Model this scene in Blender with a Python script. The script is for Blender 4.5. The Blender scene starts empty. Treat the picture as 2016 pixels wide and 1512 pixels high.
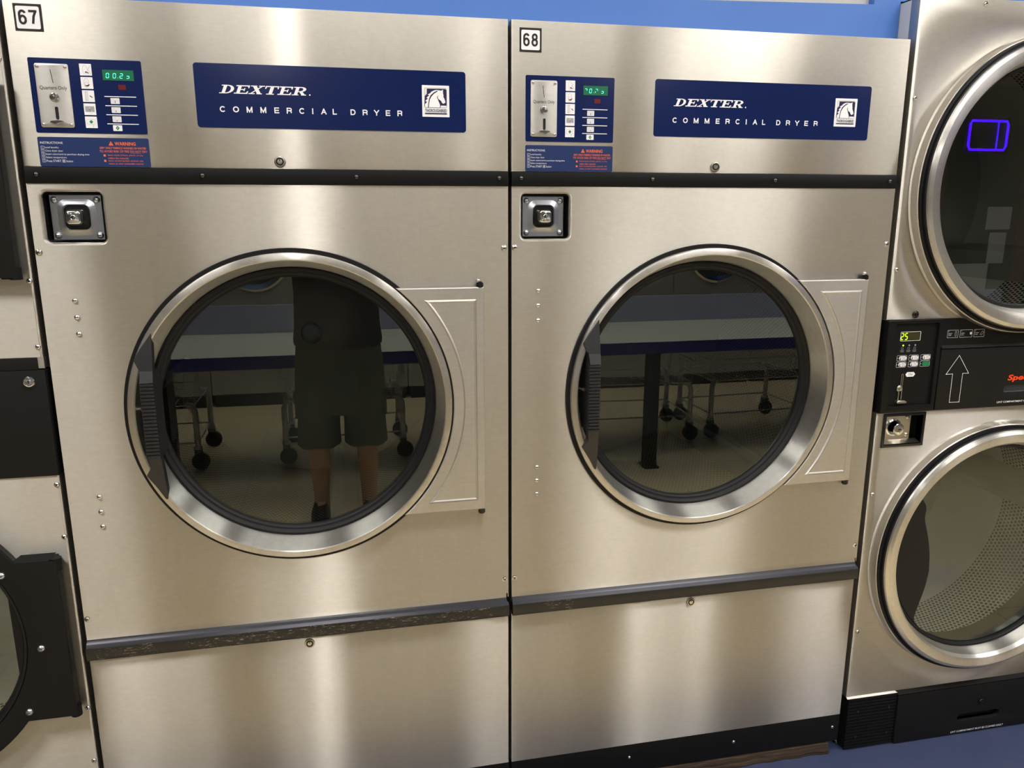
import bpy, bmesh, math, random
from mathutils import Vector, Matrix
random.seed(7)
sc = bpy.context.scene
col = sc.collection
H = 1.302                      # height of the measuring origin above the floor

# ------------------------------------------------------------------ camera
cam_d = bpy.data.cameras.new('camera')
cam = bpy.data.objects.new('camera', cam_d); col.objects.link(cam)
sc.camera = cam
cam_d.sensor_width = 36.0
cam_d.lens = 1526.76 / 2016 * 36.0
cam_d.clip_start = 0.005
CAM = Vector((0.6188, -1.745, 0.2471 + H))
R_ = Vector((0.97873349, -0.2051359, -0.0000667))
U_ = Vector((0.04508226, 0.21477674, 0.97562213))
F_ = Vector((0.20012082, 0.95487706, -0.21945718))
cam.matrix_world = Matrix(((R_.x, U_.x, -F_.x, CAM.x), (R_.y, U_.y, -F_.y, CAM.y), (R_.z, U_.z, -F_.z, CAM.z), (0, 0, 0, 1)))

# ------------------------------------------------------------------ world, exposure
w = bpy.data.worlds.new('world'); sc.world = w; w.use_nodes = True
w.node_tree.nodes['Background'].inputs[0].default_value = (0.75, 0.82, 1.0, 1)
w.node_tree.nodes['Background'].inputs[1].default_value = 0.3
sc.view_settings.view_transform = 'Standard'
sc.view_settings.look = 'None'
sc.view_settings.exposure = 0.44
sc.view_settings.gamma = 1.0
sc.view_settings.use_curve_mapping = False
try:
    sc.cycles.max_bounces = 10
    sc.cycles.transparent_max_bounces = 12
    sc.cycles.use_denoising = True
    sc.cycles.sample_clamp_indirect = 6
except Exception:
    pass
# ceiling fixtures, some read off the streaks, others added as fill: x, y, length (along y), width, strength  (built by ceiling_light below)
LAMPS = [(0.391, -3.0, 1.25, 0.15, 40), (2.335, -3.0, 1.25, 0.20, 16), (3.25, -3.0, 1.25, 0.24, 13), (-0.152, -4.4, 1.25, 0.10, 15),
         (-1.9, -3.0, 1.25, 0.30, 9), (5.3, -3.0, 1.25, 0.30, 12), (-0.02, -5.6, 1.25, 0.30, 7), (3.4, -5.6, 1.25, 0.30, 7),
         (-1.6, -5.6, 1.25, 0.30, 3), (6.4, -5.6, 1.25, 0.30, 7), (2.45, -1.3, 0.60, 0.90, 12), (4.6, -1.3, 0.60, 1.30, 12), (-1.0, -1.3, 0.60, 0.90, 12), (0.75, -0.75, 0.30, 1.50, 8)]  # wide near-row panels are added to brighten the floor and lower steel
CEIL = 3.05

# ------------------------------------------------------------------ materials
def lin(r, g, b):
    f = lambda c: (c / 255 / 12.92) if c / 255 <= .04045 else ((c / 255 + .055) / 1.055) ** 2.4
    return (f(r), f(g), f(b), 1)
class NT:
    def __init__(s, name):
        s.m = bpy.data.materials.new(name); s.m.use_nodes = True
        s.t = s.m.node_tree; s.b = s.t.nodes['Principled BSDF']; s.out = s.t.nodes['Material Output']
    def n(s, typ, **k):
        nd = s.t.nodes.new(typ)
        for a, v in k.items(): setattr(nd, a, v)
        return nd
    def l(s, a, b): s.t.links.new(a, b)
    def math(s, op, a, b=None, c=None):
        nd = s.n('ShaderNodeMath', operation=op)
        for i, v in enumerate((a, b, c)):
            if v is None: continue
            if isinstance(v, (int, float)): nd.inputs[i].default_value = v
            else: s.l(v, nd.inputs[i])
        return nd.outputs[0]
    def noise(s, vec, scale, detail=3, rough=.5):
        nd = s.n('ShaderNodeTexNoise'); nd.inputs['Scale'].default_value = scale
        nd.inputs['Detail'].default_value = detail; nd.inputs['Roughness'].default_value = rough
        if vec is not None: s.l(vec, nd.inputs['Vector'])
        return nd.outputs['Fac']
    def map(s, vec, scale=(1, 1, 1), loc=(0, 0, 0)):
        nd = s.n('ShaderNodeMapping'); nd.inputs['Scale'].default_value = scale; nd.inputs['Location'].default_value = loc
        s.l(vec, nd.inputs['Vector']); return nd.outputs[0]
    def obj(s): return s.n('ShaderNodeTexCoord').outputs['Object']
    def geo(s): return s.n('ShaderNodeNewGeometry').outputs['Position']
    def ramp(s, fac, stops):
        nd = s.n('ShaderNodeValToRGB'); e = nd.color_ramp.elements
        while len(e) < len(stops): e.new(.5)
        for i, (p, c) in enumerate(stops): e[i].position = p; e[i].color = c
        s.l(fac, nd.inputs[0]); return nd.outputs[0]
    def bump(s, h, strength=.2, dist=.01):
        nd = s.n('ShaderNodeBump'); nd.inputs['Strength'].default_value = strength; nd.inputs['Distance'].default_value = dist
        s.l(h, nd.inputs['Height']); s.l(nd.outputs[0], s.b.inputs['Normal']); return nd

def plain(name, color, rough=.5, metal=0.0, spec=.5, emit=None, es=1.0, coat=0.0):
    n = NT(name); b = n.b
    b.inputs['Base Color'].default_value = color; b.inputs['Roughness'].default_value = rough
    b.inputs['Metallic'].default_value = metal; b.inputs['Specular IOR Level'].default_value = spec
    b.inputs['Coat Weight'].default_value = coat
    if emit is not None:
        b.inputs['Emission Color'].default_value = emit; b.inputs['Emission Strength'].default_value = es
    return n.m

def brushed(name, color, rough=.316, aniso=.8, radial=False, grain=(22, 22, 1100), wav=.35, wide=.3, wrough=.5):
    """brushed sheet: sharp across the grain's length, spread along the other way, plus a wide soft lobe"""
    n = NT(name); n.t.nodes.remove(n.b)
    pos = n.geo()
    g = n.noise(n.map(pos, grain), 1.0, 4, .65)
    big = n.noise(n.map(pos, (3, 3, 1.2)), 1.0, 3, .55)
    mot = n.noise(n.map(pos, (60, 60, 90)), 1.0, 4, .7)
    smear = n.noise(n.map(pos, (14, 14, 5), (3, 7, 1)), 1.0, 5, .6)
    c1 = tuple(v * .84 for v in color[:3]) + (1,); c2 = tuple(min(1, v * 1.10) for v in color[:3]) + (1,)
    fac = n.math('ADD', n.math('MULTIPLY', g, .38), n.math('ADD', n.math('MULTIPLY', big, .20), n.math('ADD', n.math('MULTIPLY', mot, .27), n.math('MULTIPLY', smear, .15))))
    dn = n.noise(n.map(pos, (10, 10, .45), (2, 0, 0)), 1.0, 2, .5)
    drip = n.math('MULTIPLY', n.math('GREATER_THAN', n.noise(n.map(pos, (1.1, 1.1, .3), (9, 0, 4)), 1.0, 1), .5), n.math('SUBTRACT', 1.0, n.math('MINIMUM', n.math('MULTIPLY', n.math('ABSOLUTE', n.math('SUBTRACT', dn, .5)), 60.0), 1.0)))
    fac = n.math('SUBTRACT', fac, n.math('MULTIPLY', drip, .03))
    colr = n.ramp(fac, [(.3, c1), (.7, c2)])
    rr = n.math('ADD', n.math('MULTIPLY', smear, .08), rough - .04)
    cb = n.n('ShaderNodeCombineXYZ')
    if radial:
        sp = n.n('ShaderNodeSeparateXYZ'); n.l(n.obj(), sp.inputs[0])
        n.l(sp.outputs[0], cb.inputs[0]); n.l(sp.outputs[2], cb.inputs[2])
    else: cb.inputs[2].default_value = 1.0
    wv = n.noise(n.map(pos, (3.4, 3.4, .9), (5, 2, 3)), 1.0, 2, .45)
    bp = n.n('ShaderNodeBump'); bp.inputs['Strength'].default_value = wav; bp.inputs['Distance'].default_value = .012
    n.l(wv, bp.inputs['Height'])
    b2 = n.n('ShaderNodeBump'); b2.inputs['Strength'].default_value = .05; b2.inputs['Distance'].default_value = .001
    n.l(g, b2.inputs['Height']); n.l(bp.outputs[0], b2.inputs['Normal'])
    g1 = n.n('ShaderNodeBsdfAnisotropic'); g2 = n.n('ShaderNodeBsdfAnisotropic')
    for q, r_, an in ((g1, None, -aniso), (g2, wrough, 0.0)):
        n.l(colr, q.inputs['Color']); q.inputs['Anisotropy'].default_value = an
        n.l(b2.outputs[0], q.inputs['Normal']); n.l(cb.outputs[0], q.inputs['Tangent'])
        if r_ is None: n.l(rr, q.inputs['Roughness'])
        else: q.inputs['Roughness'].default_value = r_
    mx = n.n('ShaderNodeMixShader'); mx.inputs[0].default_value = wide
    n.l(g1.outputs[0], mx.inputs[1]); n.l(g2.outputs[0], mx.inputs[2]); n.l(mx.outputs[0], n.out.inputs[0])
    return n.m

M = {}
M['steel'] = brushed('brushed_steel', (.665, .632, .572, 1), .316, .83, wav=.17, wide=.34)
M['steel_plate'] = brushed('brushed_steel_satin', (.64, .62, .585, 1), .40, .3, wav=.1)
M['steel_ring'] = brushed('turned_steel', (.68, .66, .62, 1), .30, .68, radial=True, grain=(60, 60, 60), wav=0.1)
M['chrome'] = plain('chrome', (.78, .78, .78, 1), .12, 1)
M['screw'] = plain('screw_steel', (.72, .70, .67, 1), .22, 1)
M['galv'] = plain('zinc_plate', (.55, .57, .62, 1), .3, 1)
M['nickel'] = plain('nickel_plate', (.6, .57, .5, 1), .3, 1)
M['dark'] = plain('slot_black', (.004, .004, .004, 1), .6)
M['rubber'] = plain('black_rubber', (.009, .009, .010, 1), .45, spec=.25)
M['darksteel'] = plain('dark_gloss_lip', (.055, .055, .062, 1), .30, 1)
M['glossblack'] = plain('black_gloss', (.01, .01, .01, 1), .18)
M['handle'] = plain('handle_black', (.017, .017, .019, 1), .38)
M['navy'] = plain('navy_label', lin(16, 32, 82), .16, spec=.5)
M['navy2'] = plain('navy_label_matt', lin(27, 48, 98), .35)
M['white'] = plain('label_white', (.93, .93, .97, 1), .4)
M['cream'] = plain('label_light', (.76, .77, .82, 1), .4)
M['oxide'] = plain('black_screw', (.10, .10, .10, 1), .22, 1)
M['grey'] = plain('label_grey', (.36, .38, .42, 1), .4)
M['orange'] = plain('label_orange', lin(238, 110, 50), .45)
M['red'] = plain('red_window', lin(100, 18, 24), .3)
M['redink'] = plain('red_ink', lin(110, 25, 35), .4)
M['green'] = plain('label_green', lin(20, 130, 75), .4)
M['ink'] = plain('dark_ink', lin(58, 42, 40), .5)
M['navyink'] = plain('navy_ink', lin(24, 28, 70), .4)
M['blackink'] = plain('black_ink', (.010, .007, .008, 1), .4)
M['lcd'] = plain('green_display', lin(30, 92, 66), .2, emit=lin(30, 100, 70), es=.25)
M['seg'] = plain('lit_segment', (.1, .8, .6, 1), .4, emit=(.12, 1, .72, 1), es=.75)
M['segdim'] = plain('dim_segment', (.1, .5, .4, 1), .4, emit=(.12, 1, .72, 1), es=.12)
M['lcd2'] = plain('olive_display', lin(45, 42, 15), .2, emit=lin(60, 60, 10), es=.15)
M['seg2'] = plain('yellow_segment', (.6, .9, .0, 1), .4, emit=(.55, 1, .02, 1), es=1.1)
M['orangered'] = plain('orange_red_print', lin(255, 72, 24), .4)
M['whitepaint'] = plain('white_painted_steel', (.62, .62, .66, 1), .5)

M['washer'] = plain('washer_steel', (.42, .41, .38, 1), .4, .6)
M['wire'] = plain('zinc_wire', (.60, .60, .60, 1), .35, .7)
def black_paint(name, color=(.007, .0072, .0072, 1), rough=.46):
    n = NT(name); b = n.b; b.inputs['Specular IOR Level'].default_value = .16
    b.inputs['Base Color'].default_value = color
    g = n.noise(n.geo(), 900, 2); n.bump(g, .12, .001)
    r = n.noise(n.geo(), 9, 4)
    n.l(n.math('ADD', n.math('MULTIPLY', r, .18), rough - .09), b.inputs['Roughness'])
    return n.m
M['black'] = black_paint('black_powder_coat')
M['blackplate'] = black_paint('black_textured_plate', (.011, .011, .0105, 1), .55)

def worn(name):
    n = NT(name); b = n.b
    g = n.noise(n.map(n.geo(), (60, 100, 420)), 1.0, 6, .8)
    patch = n.noise(n.map(n.geo(), (3.2, 1, 1), (.7, 0, 0)), 1.0, 2)
    sp = n.n('ShaderNodeSeparateXYZ'); n.l(n.geo(), sp.inputs[0])
    v = n.math('MULTIPLY', n.math('GREATER_THAN', g, .60), n.math('GREATER_THAN', patch, .47))
    mx = n.n('ShaderNodeMix', data_type='RGBA')
    n.l(v, mx.inputs[0]); mx.inputs[6].default_value = (.016, .015, .013, 1); mx.inputs[7].default_value = (.34, .29, .21, 1)
    n.l(mx.outputs[2], b.inputs['Base Color']); b.inputs['Roughness'].default_value = .42
    return n.m
M['rail'] = worn('worn_black_rail')

def paint_blue(name, c1, c2, rough=.5):
    n = NT(name); b = n.b
    g = n.noise(n.geo(), 3, 4); n.l(n.ramp(g, [(.3, c1), (.7, c2)]), b.inputs['Base Color'])
    b.inputs['Roughness'].default_value = rough
    n.bump(n.noise(n.geo(), 180, 3), .15, .001)
    return n.m
M['bluewall'] = paint_blue('blue_wall_paint', lin(74, 120, 198), lin(79, 125, 203), .5)
M['bluelam'] = paint_blue('blue_laminate', lin(150, 150, 172), lin(156, 156, 178), .5)
M['darkblue'] = paint_blue('navy_edge_band', lin(48, 42, 110), lin(52, 46, 118), .4)
M['wallpaint'] = paint_blue('warm_wall_paint', (.34, .32, .28, 1), (.38, .35, .31, 1), .7)
M['ceilpaint'] = paint_blue('dark_ceiling', (.28, .28, .30, 1), (.32, .32, .34, 1), .8)
M['beige'] = paint_blue('beige_panel', (.55, .53, .47, 1), (.6, .58, .52, 1), .5)

def floor_mat():
    n = NT('painted_floor'); b = n.b
    pos = n.geo(); sp = n.n('ShaderNodeSeparateXYZ'); n.l(pos, sp.inputs[0])
    y = sp.outputs[1]
    near = n.math('GREATER_THAN', y, -.36)
    g = n.noise(pos, 4, 5, .6); g2 = n.noise(n.map(pos, (1, 1, 1), (4, 0, 0)), 22, 5, .7)
    blue = n.ramp(n.math('ADD', n.math('MULTIPLY', g, .6), n.math('MULTIPLY', g2, .4)), [(.35, lin(58, 72, 106)), (.65, lin(78, 82, 112))])
    tile = n.ramp(g, [(.3, lin(240, 218, 170)), (.7, lin(248, 228, 184))])
    fx = n.math('FRACT', n.math('DIVIDE', sp.outputs[0], .61)); fy = n.math('FRACT', n.math('DIVIDE', y, .61))
    ln = n.math('MAXIMUM', n.math('LESS_THAN', fx, .012), n.math('LESS_THAN', fy, .012))
    m1 = n.n('ShaderNodeMix', data_type='RGBA'); n.l(ln, m1.inputs[0]); n.l(tile, m1.inputs[6]); m1.inputs[7].default_value = lin(196, 180, 146)
    m2 = n.n('ShaderNodeMix', data_type='RGBA'); n.l(near, m2.inputs[0]); n.l(m1.outputs[2], m2.inputs[6]); n.l(blue, m2.inputs[7])
    n.l(m2.outputs[2], b.inputs['Base Color']); n.l(n.math('ADD', n.math('MULTIPLY', near, .25), .13), b.inputs['Roughness'])
    return n.m
M['floor'] = floor_mat()

def table_mat():
    n = NT('worn_table_top'); b = n.b
    g = n.noise(n.map(n.geo(), (1.1, 7, 1)), 1.0, 5, .65)
    n.l(n.ramp(g, [(.3, lin(196, 196, 178)), (.62, lin(206, 206, 192)), (.72, lin(170, 120, 85))]), b.inputs['Base Color'])
    b.inputs['Roughness'].default_value = .4
    return n.m
M['table'] = table_mat()

def wood_mat():
    n = NT('rough_wood'); b = n.b
    g = n.noise(n.map(n.geo(), (5, 30, 120), (0, 0, 0)), 1.0, 6, .7)
    n.l(n.ramp(g, [(.3, lin(36, 28, 20)), (.55, lin(72, 57, 40)), (.75, lin(118, 96, 68))]), b.inputs['Base Color'])
    b.inputs['Roughness'].default_value = .8; n.bump(g, .8, .006)
    return n.m
M['wood'] = wood_mat()

def glass_mat(name, refl, tint):
    n = NT(name); n.t.nodes.remove(n.b)
    tr = n.n('ShaderNodeBsdfTransparent'); tr.inputs[0].default_value = tint
    gl = n.n('ShaderNodeBsdfGlossy'); gl.inputs['Color'].default_value = (.90, .97, .93, 1); gl.inputs['Roughness'].default_value = 0.0
    ge = n.n('ShaderNodeNewGeometry'); dt = n.n('ShaderNodeVectorMath', operation='DOT_PRODUCT')
    n.l(ge.outputs['Incoming'], dt.inputs[0]); n.l(ge.outputs['Normal'], dt.inputs[1])
    ct = n.math('ABSOLUTE', dt.outputs['Value'])
    fac = n.math('ADD', n.math('MULTIPLY', n.math('POWER', n.math('SUBTRACT', 1.0, ct), 5.0), .9 - refl), refl)
    mx = n.n('ShaderNodeMixShader'); n.l(fac, mx.inputs[0]); n.l(tr.outputs[0], mx.inputs[1]); n.l(gl.outputs[0], mx.inputs[2])
    n.l(mx.outputs[0], n.out.inputs[0])
    return n.m
M['glass'] = glass_mat('tinted_door_glass', .11, (.60, .61, .57, 1))
M['glassclear'] = glass_mat('clear_door_glass', .09, (.86, .88, .84, 1))

def perforated(name, pitch, rad, base, yhi=9.0):
    n = NT(name); b = n.b
    sp = n.n('ShaderNodeSeparateXYZ'); n.l(n.obj(), sp.inputs[0])
    ang = n.math('ARCTAN2', sp.outputs[2], sp.outputs[0])
    uu = n.math('MULTIPLY', ang, .46); vv = sp.outputs[1]
    def cell(o):
        a = n.math('SUBTRACT', n.math('FRACT', n.math('ADD', n.math('DIVIDE', uu, pitch), o + 50)), .5)
        c = n.math('SUBTRACT', n.math('FRACT', n.math('ADD', n.math('DIVIDE', vv, pitch * 1.732), o + 50)), .5)
        a = n.math('MULTIPLY', a, pitch); c = n.math('MULTIPLY', c, pitch * 1.732)
        return n.math('SQRT', n.math('ADD', n.math('MULTIPLY', a, a), n.math('MULTIPLY', c, c)))
    d = n.math('MINIMUM', cell(0), cell(.5))
    hole = n.math('LESS_THAN', d, rad)
    hole = n.math('MULTIPLY', hole, n.math('LESS_THAN', vv, yhi))
    mx = n.n('ShaderNodeMix', data_type='RGBA'); n.l(hole, mx.inputs[0]); mx.inputs[6].default_value = base; mx.inputs[7].default_value = (.002, .002, .002, 1)
    n.l(mx.outputs[2], b.inputs['Base Color'])
    n.l(n.math('MULTIPLY', n.math('SUBTRACT', 1.0, hole), .35), b.inputs['Metallic'])
    b.inputs['Roughness'].default_value = .45
    return n.m
M['drum'] = perforated('perforated_drum_steel', .0125, .0042, (.19, .185, .165, 1))
M['drum2'] = perforated('perforated_drum_zinc', .0150, .0052, (.55, .55, .52, 1), .34)
M['drumback'] = plain('drum_back_steel', (.40, .40, .38, 1), .35, .6)
M['lifter'] = plain('drum_lifter_steel', (.34, .38, .42, 1), .28, .8)

# ------------------------------------------------------------------ mesh builder
class MB:
    def __init__(s): s.v = []; s.f = []; s.mi = []; s.cur = 0
    def add(s, vs, fs):
        o = len(s.v); s.v += [tuple(v) for v in vs]; s.f += [tuple(i + o for i in f) for f in fs]; s.mi += [s.cur] * len(fs)
    def box(s, x0, x1, y0, y1, z0, z1, bev=0.0):
        if bev <= 0:
            s.add([(x, y, z) for x in (x0, x1) for y in (y0, y1) for z in (z0, z1)],
                  [(0, 1, 3, 2), (4, 6, 7, 5), (0, 4, 5, 1), (2, 3, 7, 6), (0, 2, 6, 4), (1, 5, 7, 3)])
        else:   # bevelled towards the front (low y)
            L = lambda d, y: [(x0 + d, y, z0 + d), (x1 - d, y, z0 + d), (x1 - d, y, z1 - d), (x0 + d, y, z1 - d)]
            s.loft([L(bev, y0), L(bev * .3, y0 + bev * .3), L(0, y0 + bev), L(0, y1)], cap0=True, cap1=True)
        return s
    def loft(s, loops, cap0=False, cap1=False, closed=True):
        n = len(loops[0]); vs = [p for L in loops for p in L]; fs = []
        for k in range(len(loops) - 1):
            for i in range(n if closed else n - 1):
                j = (i + 1) % n
                fs.append((k * n + i, k * n + j, (k + 1) * n + j, (k + 1) * n + i))
        if cap0: fs.append(tuple(range(n)))
        if cap1: fs.append(tuple((len(loops) - 1) * n + i for i in range(n)))
        s.add(vs, fs); return s
    def prism(s, poly, y0, y1, bev=0.0):   # poly of (x, z)
        if bev > 0:
            p2 = offset(poly, -bev)
            s.loft([[(x, y0, z) for x, z in p2], [(x, y0 + bev, z) for x, z in poly], [(x, y1, z) for x, z in poly]], True, True)
        else: s.loft([[(x, y0, z) for x, z in poly], [(x, y1, z) for x, z in poly]], True, True)
        return s
    def lathe(s, prof, cx=0, cz=0, n=96, a0=0, a1=None):   # prof of (r, y), around the y axis
        full = a1 is None; a1 = 2 * math.pi if full else a1; k = n if full else n + 1
        loops = []
        for r, y in prof:
            loops.append([(cx + r * math.cos(a0 + (a1 - a0) * i / n), y, cz + r * math.sin(a0 + (a1 - a0) * i / n)) for i in range(k)])
        s.loft(loops, closed=full, cap0=(prof[0][0] < 1e-4), cap1=(prof[-1][0] < 1e-4)); return s
    def disc(s, cx, cz, y, r, n=24):
        s.add([(cx + r * math.cos(2 * math.pi * i / n), y, cz + r * math.sin(2 * math.pi * i / n)) for i in range(n)], [tuple(range(n))]); return s
    def tube(s, pts, r, n=10, closed=False):
        pts = [Vector(p) for p in pts]; loops = []; m = len(pts); up = None
        for i, p in enumerate(pts):
            a = pts[i - 1] if (i or closed) else p; b = pts[(i + 1) % m] if (i < m - 1 or closed) else p
            t = (b - a).normalized()
            if up is None: up = t.orthogonal().normalized()
            up = (up - t * up.dot(t)).normalized(); sd = t.cross(up)
            rr = r[i] if isinstance(r, (list, tuple)) else r
            loops.append([tuple(p + (up * math.cos(2 * math.pi * k / n) + sd * math.sin(2 * math.pi * k / n)) * rr) for k in range(n)])
        if closed: loops.append(loops[0])
        s.loft(loops, not closed, not closed); return s
    def sphere(s, c, r, n=12, sc_=(1, 1, 1)):
        loops = []
        for i in range(n + 1):
            t = math.pi * i / n
            rr = max(math.sin(t), 1e-5) * r
            loops.append([(c[0] + rr * math.cos(2 * math.pi * k / (2 * n)) * sc_[0], c[1] - r * math.cos(t) * sc_[1], c[2] + rr * math.sin(2 * math.pi * k / (2 * n)) * sc_[2]) for k in range(2 * n)])
        s.loft(loops, True, True); return s
    def plate(s, outer, holes, y0, y1, bev=0.0, hbev=0.0):
        """flat sheet with holes; outer / holes are lists of (x, z)"""
        bm = bmesh.new(); rings = []
        fo = offset(outer, -bev) if bev else outer
        fh = [offset(h, hbev) if hbev else h for h in holes]
        for L in [fo] + fh:
            vs = [bm.verts.new((x, y0, z)) for x, z in L]
            for i in range(len(vs)): bm.edges.new((vs[i], vs[(i + 1) % len(vs)]))
        bmesh.ops.triangle_fill(bm, edges=bm.edges[:], use_beauty=True, use_dissolve=False)
        bm.verts.index_update()
        s.add([v.co[:] for v in bm.verts], [tuple(v.index for v in f.verts) for f in bm.faces]); bm.free()
        def wall(front, full, b):
            L = [[(x, y0, z) for x, z in front]]
            if b: L.append([(x, y0 + b * .3, z) for x, z in mixp(front, full, .7)]); L.append([(x, y0 + b, z) for x, z in full])
            L.append([(x, y1, z) for x, z in full]); s.loft(L)
        wall(fo, outer, bev)
        for a, h in zip(fh, holes): wall(a, h, hbev)
        return s
def mixp(a, b, t): return [(p[0] * (1 - t) + q[0] * t, p[1] * (1 - t) + q[1] * t) for p, q in zip(a, b)]
def area(p): return sum(p[i][0] * p[(i + 1) % len(p)][1] - p[(i + 1) % len(p)][0] * p[i][1] for i in range(len(p))) / 2
def offset(poly, d):
    n = len(poly); sg = 1 if area(poly) > 0 else -1; out = []
    for i in range(n):
        p0, p1, p2 = poly[i - 1], poly[i], poly[(i + 1) % n]
        e1 = Vector((p1[0] - p0[0], p1[1] - p0[1])); e2 = Vector((p2[0] - p1[0], p2[1] - p1[1]))
        if e1.length < 1e-9 or e2.length < 1e-9: out.append(p1); continue
        n1 = Vector((e1.y, -e1.x)).normalized() * sg; n2 = Vector((e2.y, -e2.x)).normalized() * sg
        b = n1 + n2; k = max(1 + n1.dot(n2), .3)
        out.append((p1[0] + b.x / k * d, p1[1] + b.y / k * d))
    return out
def rect(x0, x1, z0, z1, r=0.0, k=5):
    if r <= 0: return [(x0, z0), (x1, z0), (x1, z1), (x0, z1)]
    out = []
    for cx, cz, a in ((x1 - r, z0 + r, -90), (x1 - r, z1 - r, 0), (x0 + r, z1 - r, 90), (x0 + r, z0 + r, 180)):
        for i in range(k + 1):
            t = math.radians(a + 90 * i / k); out.append((cx + r * math.cos(t), cz + r * math.sin(t)))
    return out
def circ(cx, cz, r, n=96, a0=0): return [(cx + r * math.cos(a0 + 2 * math.pi * i / n), cz + r * math.sin(a0 + 2 * math.pi * i / n)) for i in range(n)]

def finish(me, mats, sharp=35):
    for m in mats: me.materials.append(m)
    bm = bmesh.new(); bm.from_mesh(me)
    bmesh.ops.remove_doubles(bm, verts=bm.verts, dist=1e-6)
    bmesh.ops.recalc_face_normals(bm, faces=bm.faces); bm.to_mesh(me); bm.free()
    me.shade_smooth()
    me.set_sharp_from_angle(angle=math.radians(sharp))
def ob(name, mb, mats, parent=None, loc=(0, 0, 0), sharp=35, label=None):
    if not isinstance(mats, (list, tuple)): mats = [mats]
    me = bpy.data.meshes.new(name); me.from_pydata(mb.v, [], mb.f)
    for p, i in zip(me.polygons, mb.mi): p.material_index = i
    finish(me, mats, sharp)
    o = bpy.data.objects.new(name, me); col.objects.link(o); o.location = loc
    if parent is not None: o.parent = parent
    if label: o['label'] = label
    return o
def thing(name, label, cat, loc=(0, 0, 0), group=None):
    o = bpy.data.objects.new(name, None); col.objects.link(o); o.location = loc; o.empty_display_size = .1
    o['label'] = label; o['category'] = cat
    if group: o['group'] = group
    return o
def tag(o, label, cat, group=None):
    o['label'] = label; o['category'] = cat
    if group: o['group'] = group
    return o
def structure(o): o['kind'] = 'structure'; return o

# text fitted into a box x0..x1, z0..z1 on the plane y
def text_geo(s, x0, x1, z0, z1, y, bold=0.0, shear=0.0, spacing=1.0):
    c = bpy.data.curves.new('lettering', 'FONT'); c.body = s; c.offset = bold; c.shear = shear; c.space_character = spacing
    c.resolution_u = 3
    o = bpy.data.objects.new('lettering', c); me = bpy.data.meshes.new_from_object(o)
    xs = [v.co.x for v in me.vertices]; ys = [v.co.y for v in me.vertices]
    ax, bx, ay, by = min(xs), max(xs), min(ys), max(ys)
    vs = [(x0 + (v.co.x - ax) / (bx - ax) * (x1 - x0), y, z0 + (v.co.y - ay) / (by - ay) * (z1 - z0)) for v in me.vertices]
    fs = [tuple(p.vertices) for p in me.polygons]
    bpy.data.objects.remove(o); bpy.data.meshes.remove(me); bpy.data.curves.remove(c)
    return vs, fs
def addtext(mb, *a, **k):
    v, f = text_geo(*a, **k); mb.add(v, f); return mb

SEG = {'0': 'abcdef', '1': 'bc', '2': 'abged', '5': 'afgcd', '7': 'abc', 'r': 'ab', 's': 'gcd', 'p': 'abe'}
def digit(mb, ch, x, z, w_, h, y, t, sl=.12):
    segs = {'a': (0, 1, 1, 1), 'b': (1, 1, 1, .5), 'c': (1, .5, 1, 0), 'd': (0, 0, 1, 0), 'e': (0, .5, 0, 0), 'f': (0, 1, 0, .5), 'g': (0, .5, 1, .5)}
    for s_ in SEG.get(ch, ch):
        x0, z0, x1, z1 = segs[s_]
        a = Vector((x + x0 * w_ + z0 * h * sl, z + z0 * h)); b = Vector((x + x1 * w_ + z1 * h * sl, z + z1 * h))
        d = (b - a).normalized(); nn = Vector((-d.y, d.x)) * t / 2; a = a + d * t * .35; b = b - d * t * .35
        mb.prism([tuple(a - nn), tuple(b - nn), tuple(b + nn), tuple(a + nn)], y, y + .0002)

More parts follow.
